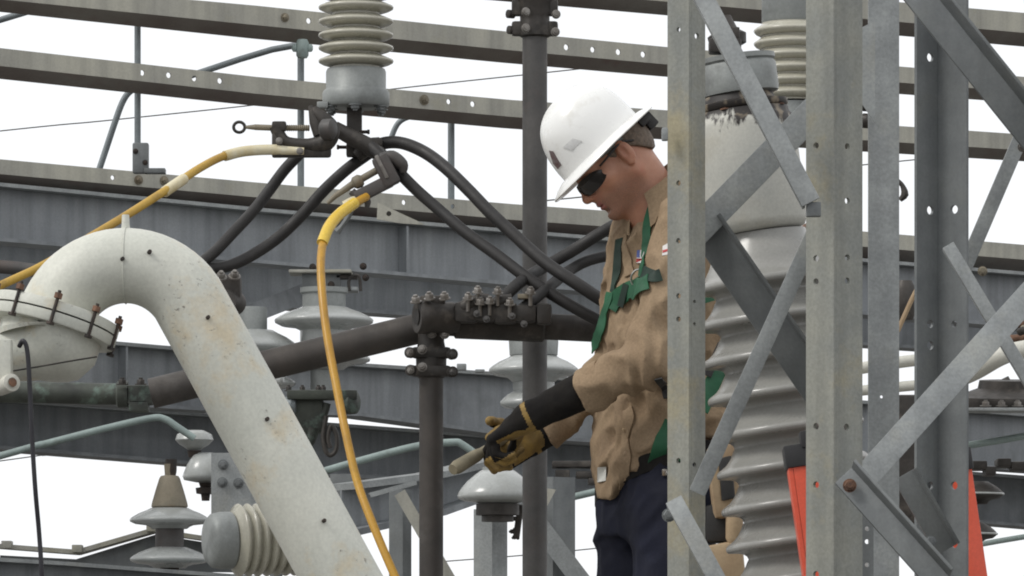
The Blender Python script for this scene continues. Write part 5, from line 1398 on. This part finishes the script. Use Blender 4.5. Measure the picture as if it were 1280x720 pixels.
# pouch on the back of his hip, seen between leg of the tower and the bushing
pc = P(905, 602, 12.02)
bm = new(); box(bm, pc, (.034, .01, .006), (0, .05, 0), (-.01, 0, .085), .018); obj('tool_pouch', bm, 'leather_tan', person)
bm = new(); box(bm, pc + Vector((.004, -.055, .005)), (.016, 0, .004), (0, .006, 0), (-.004, 0, .05), .006); obj('tool_pouch_flap', bm, 'leather_black', person)
bm = new(); box(bm, P(902, 655, 12.05), (.04, 0, 0), (0, .045, 0), (0, 0, .045), .015); obj('holster', bm, 'leather_black', person)
bm = new(); lathe(bm, [(.016, -.03), (.021, -.02), (.021, .03), (.017, .05)], P(918, 662, 11.98), (0, 0, 1), 14); obj('tool_handle', bm, 'leather_tan', person)
bm = new(); box(bm, P(903, 706, 12.0), (.05, 0, .01), (0, .04, 0), (-.005, 0, .05), .02); obj('knee_pouch', bm, 'leather_tan', person)
decal('label_tag', SB, [(747, 584), (758, 583), (758, 601), (747, 603)], 'label_cloth', shirt)

# ---- harness webbing, laid over the shirt
def ribbon(name, px, w, m, bvh=SB, off=.003, parent=person, th=.003, n=6, extra=()):
    pts = smooth_path([Vector((x, y, 0)) for x, y in px], n)
    P3, N3 = [], []
    for p in pts:
        h_, n_, i_, d_ = bvh.ray_cast(CAM, ray_dir(p.x, p.y).normalized())
        if h_ is None: continue
        if n_.dot(ray_dir(p.x, p.y)) > 0: n_ = -n_
        P3.append(h_); N3.append(n_)
    for e in extra:
        h_, n_, i_, d_ = bvh.find_nearest(e); P3.append(h_); N3.append(n_)
    for _ in range(2):
        P3 = [P3[0]] + [(P3[i - 1] + P3[i] * 2 + P3[i + 1]) / 4 for i in range(1, len(P3) - 1)] + [P3[-1]]
        N3 = [(N3[max(0, i - 1)] + N3[i] * 2 + N3[min(len(N3) - 1, i + 1)]).normalized() for i in range(len(N3))]
    bm = new(); rows = []
    for i, p in enumerate(P3):
        t_ = (P3[min(i + 1, len(P3) - 1)] - P3[max(i - 1, 0)]).normalized()
        s_ = t_.cross(N3[i]).normalized(); row = []
        for k in (-1, 0, 1):
            e = p + s_ * w / 2 * k; h_, n_, i_, d_ = bvh.find_nearest(e)
            if h_ is not None and d_ < .03: e = e.lerp(h_, .6)
            row.append(bm.verts.new(e + N3[i] * (off + .001)))
        rows.append(row)
    for A, B in zip(rows, rows[1:]):
        for j in range(2): bm.faces.new((A[j], B[j], B[j + 1], A[j + 1]))
    bmesh.ops.recalc_face_normals(bm, faces=bm.faces); bmesh.ops.solidify(bm, geom=list(bm.faces), thickness=th)
    return obj(name, bm, m, parent)
ribbon('placket', [(786, 512), (785, 530), (784, 550), (783, 570), (781, 590), (779, 608)], .030, 'shirt', off=.0015, parent=shirt, th=.0035)
ribbon('placket', [(779, 296), (783, 312), (786, 330), (788, 345)], .026, 'shirt', off=.0015, parent=shirt, th=.0035)
har = ribbon('harness_strap', [(828, 240), (818, 254), (812, 275), (809, 300), (806, 325), (802, 346)], .024, 'webbing_green', off=.004)
ribbon('harness_strap', [(812, 352), (800, 358), (784, 366), (770, 376), (764, 386)], .044, 'webbing_green', off=.005)
ribbon('harness_strap', [(766, 366), (760, 392), (753, 415), (745, 436)], .030, 'webbing_green', off=.0065)
ribbon('harness_strap', [(776, 300), (774, 320), (772, 345), (768, 366)], .022, 'webbing_dark', off=.004)
ribbon('harness_strap', [(806, 340), (816, 346), (826, 344)], .03, 'webbing_dark', off=.004)
ribbon('strap_keeper', [(786, 356), (778, 384)], .018, 'webbing_dark', off=.009)
h_, n_, _, _ = SB.ray_cast(CAM, ray_dir(801, 347).normalized())
c = h_ + (n_ if n_.y < 0 else -n_) * .012
bm = new(); a0 = Vector((.8, 0, .55)).normalized(); b0 = Vector((-.45, -.5, .7)).normalized()
tube(bm, [c + (Vector((1, -.15, 0)) * math.cos(k * math.pi / 12) * .017 + Vector((.1, -.35, .94)) * math.sin(k * math.pi / 12) * .021) for k in range(25)], .0028, 8, cap=False); obj('d_ring', bm, 'metal_ring', person)
# leg strap and the straps crossing his back
ribbon('harness_strap', [(842, 528), (830, 552), (818, 574), (806, 588)], .040, 'webbing_green', bvh=SB, off=.008)
bm = new()
def flat_strap(p0, p1, w, m):
    bm = new(); d = (p1 - p0); nn_ = Vector((.3, -1, 0)).normalized(); s_ = d.cross(nn_).normalized()
    box(bm, (p0 + p1) / 2, d / 2, s_ * w / 2, d.normalized().cross(s_) * .002, .001)
    return obj('harness_strap', bm, m, person)
bm.free()
flat_strap(P(915, 425, 12.08), P(876, 512, 12.0), .04, 'webbing_green')
flat_strap(P(876, 374, 12.05), P(902, 366, 12.1), .025, 'webbing_green')
flat_strap(P(884, 470, 12.02), P(902, 430, 12.04), .02, 'leather_black')
ribbon('lanyard_clip', [(822, 470), (830, 485), (834, 500)], .018, 'leather_black', off=.006)

# ---- gloves: five separate curled fingers each
def glove(W, d, n, thumb_sgn, elbow, curls, label, gaunt_l=.10, gaunt_r=(.041, .052), ythr=.3):
    d = Vector(d).normalized(); n = Vector(n); n = (n - d * n.dot(d)).normalized()
    t = (n.cross(d) if thumb_sgn > 0 else d.cross(n)).normalized()
    W = Vector(W)
    fd = Field(tuple(W - Vector((.26, .2, .22))), tuple(W + Vector((.2, .2, .2))), .0032)
    offs = [.033, .011, -.011, -.031]; reach = [.093, .098, .093, .084]
    for s_, rc in zip(offs, reach):
        fd.add(fd.cone(W + t * s_ * .55 + d * .008, W + d * rc + t * s_, .018, .0145), .012)
    fd.add(fd.cone(W - d * .02, W + d * .03, .031, .028), .02)
    fd.add(fd.ell(W + t * .028 + d * .035 + n * .012, (.032, .02, .018), (tuple(d), tuple(t), tuple(n))), .015)
    segs = [(.044, .028, .023), (.048, .031, .024), (.044, .029, .023), (.035, .023, .020)]
    for k, (s_, rc, sg) in enumerate(zip(offs, reach, segs)):
        p = W + d * (rc - .002) + t * s_; th = 0
        for j, (ln, cu) in enumerate(zip(sg, curls[k])):
            th += math.radians(cu)
            dr = d * math.cos(th) + n * math.sin(th) + t * (.10 * (1.5 - k) / 1.5) * (1 if j == 0 else 0)
            e = p + dr.normalized() * ln
            r0 = (.0118, .0122, .0116, .0104)[k] - .0008 * j
            fd.add(fd.cone(p, e, r0, r0 - .0009), .003); p = e
    p = W + d * .028 + t * .034 + n * .008
    for ln, (a_, b_, c_), r0 in ((.042, (.62, .62, .42), .0155), (.034, (.80, .22, .55), .0135), (.027, (.72, -.12, .68), .0122)):
        e = p + (d * a_ + t * b_ + n * c_).normalized() * ln
        fd.add(fd.cone(p, e, r0, r0 - .0012), .006); p = e
    back = (Vector(elbow) - W).normalized()
    cuffd = fd.cone(W + back * .004, W + back * gaunt_l, gaunt_r[0] - .006, gaunt_r[1])
    cuffd = np.maximum(cuffd, (fd.X - W.x) * back.x + (fd.Y - W.y) * back.y + (fd.Z - W.z) * back.z - gaunt_l + .004)
    fd.add(cuffd, .015)
    fd.d = fd.d + .0016 * wobble(fd.X, fd.Y, fd.Z, 120) + .0012 * wobble(fd.X, fd.Y, fd.Z, 230, k0=5)
    v, q = fd.mesh(); bm = bm_from(v, q)
    bm.normal_update()
    for f_ in bm.faces:
        c = f_.calc_center_median() - W; s = c.dot(d); k = c.dot(n); b_ = c.dot(back)
        yel = (f_.normal.dot(n) > ythr and s > -.01) or (s > .115 and k > .03) or (k > .05 and s > .02)
        yel = yel or (.004 < b_ < .016)
        f_.material_index = 1 if yel else 0
    return obj('glove', bm, ['glove_black', 'glove_yellow'], person, 80, label)
Wn = P(657, 524, 12.12)
glove(Wn, P(590, 566, 12.16) - Wn, (-.42, .25, -.87), 1, P(735, 485, 12.09), [(22, 44, 32), (46, 62, 42), (60, 66, 42), (66, 62, 40)], 'black backed work glove with long gauntlet, upper of the two', .16, (.041, .046), .55)
Wf = P(662, 552, 12.36)
glove(Wf, P(598, 582, 12.27) - Wf, (.05, -.80, .35), -1, P(735, 515, 12.36), [(58, 70, 45), (54, 72, 46), (52, 72, 46), (50, 66, 46)], 'yellow palmed work glove gripping the tool, lower of the two', .07, (.036, .04))

# ---- the tool held in the gloves
a_, b_ = P(566, 587, 12.12), P(632, 548, 12.26)
d_ = (b_ - a_)
bm = new(); tube(bm, [a_, a_.lerp(b_, .08), a_.lerp(b_, .45), a_.lerp(b_, .55), a_.lerp(b_, 1.5)], [.013, .017, .0155, .012, .010], 16)
tag(obj('hand_tool', bm, 'tool_wood', None, 60), 'blunt grey tan hand tool gripped in the yellow and black gloves', 'hand tool')
# ================================================================ light, sky, camera
w = bpy.data.worlds.new('World'); SC.world = w; w.use_nodes = True
nt = w.node_tree; N = nt.nodes; L = nt.links; N.clear()
SUN_EL, SUN_AZ = math.radians(46), math.radians(248)
sky = N.new('ShaderNodeTexSky'); sky.sky_type = 'NISHITA'; sky.sun_disc = False; sky.sun_elevation = SUN_EL; sky.sun_rotation = SUN_AZ
bg = N.new('ShaderNodeBackground'); bg.inputs['Strength'].default_value = .06; L.new(sky.outputs[0], bg.inputs['Color'])
# the overcast: a bright, almost even cloud layer
tc = N.new('ShaderNodeTexCoord'); no = N.new('ShaderNodeTexNoise'); no.inputs['Scale'].default_value = 2.2; no.inputs['Detail'].default_value = 4
L.new(tc.outputs['Generated'], no.inputs['Vector'])
cr = N.new('ShaderNodeValToRGB'); L.new(no.outputs['Fac'], cr.inputs[0])
cr.color_ramp.elements[0].position = .3; cr.color_ramp.elements[0].color = (.95, .97, 1.0, 1)
cr.color_ramp.elements[1].position = .7; cr.color_ramp.elements[1].color = (1.0, 1.0, 1.0, 1)
cl = N.new('ShaderNodeBackground'); cl.inputs['Strength'].default_value = 1.12; L.new(cr.outputs[0], cl.inputs['Color'])
mx = N.new('ShaderNodeMixShader'); mx.inputs[0].default_value = .93; L.new(bg.outputs[0], mx.inputs[1]); L.new(cl.outputs[0], mx.inputs[2])
out = N.new('ShaderNodeOutputWorld'); L.new(mx.outputs[0], out.inputs[0])
sl = bpy.data.lights.new('Sun', 'SUN'); sl.energy = 1.5; sl.angle = math.radians(18); sl.color = (1, .97, .92)
so = bpy.data.objects.new('Sun', sl); COL.objects.link(so)
sdv = Vector((math.sin(SUN_AZ) * math.cos(SUN_EL), math.cos(SUN_AZ) * math.cos(SUN_EL), math.sin(SUN_EL)))
so.rotation_euler = (-sdv).to_track_quat('-Z', 'Y').to_euler()
cam = bpy.data.cameras.new('Camera'); co = bpy.data.objects.new('Camera', cam); COL.objects.link(co)
cam.sensor_width = 36; cam.lens = F / 1280 * 36; cam.shift_y = (HOR - 360) / 1280
co.location = CAM; co.rotation_euler = (math.radians(90), 0, 0); cam.clip_start = .1; cam.clip_end = 2000
SC.camera = co
SC.view_settings.view_transform = 'Standard'; SC.view_settings.look = 'None'; SC.view_settings.gamma = 1; SC.view_settings.exposure = 0.0
try: SC.view_settings.use_curve_mapping = False
except Exception: pass
SC.render.engine = 'CYCLES'; SC.cycles.use_denoising = True; SC.cycles.filter_width = 1.9; SC.cycles.max_bounces = 6
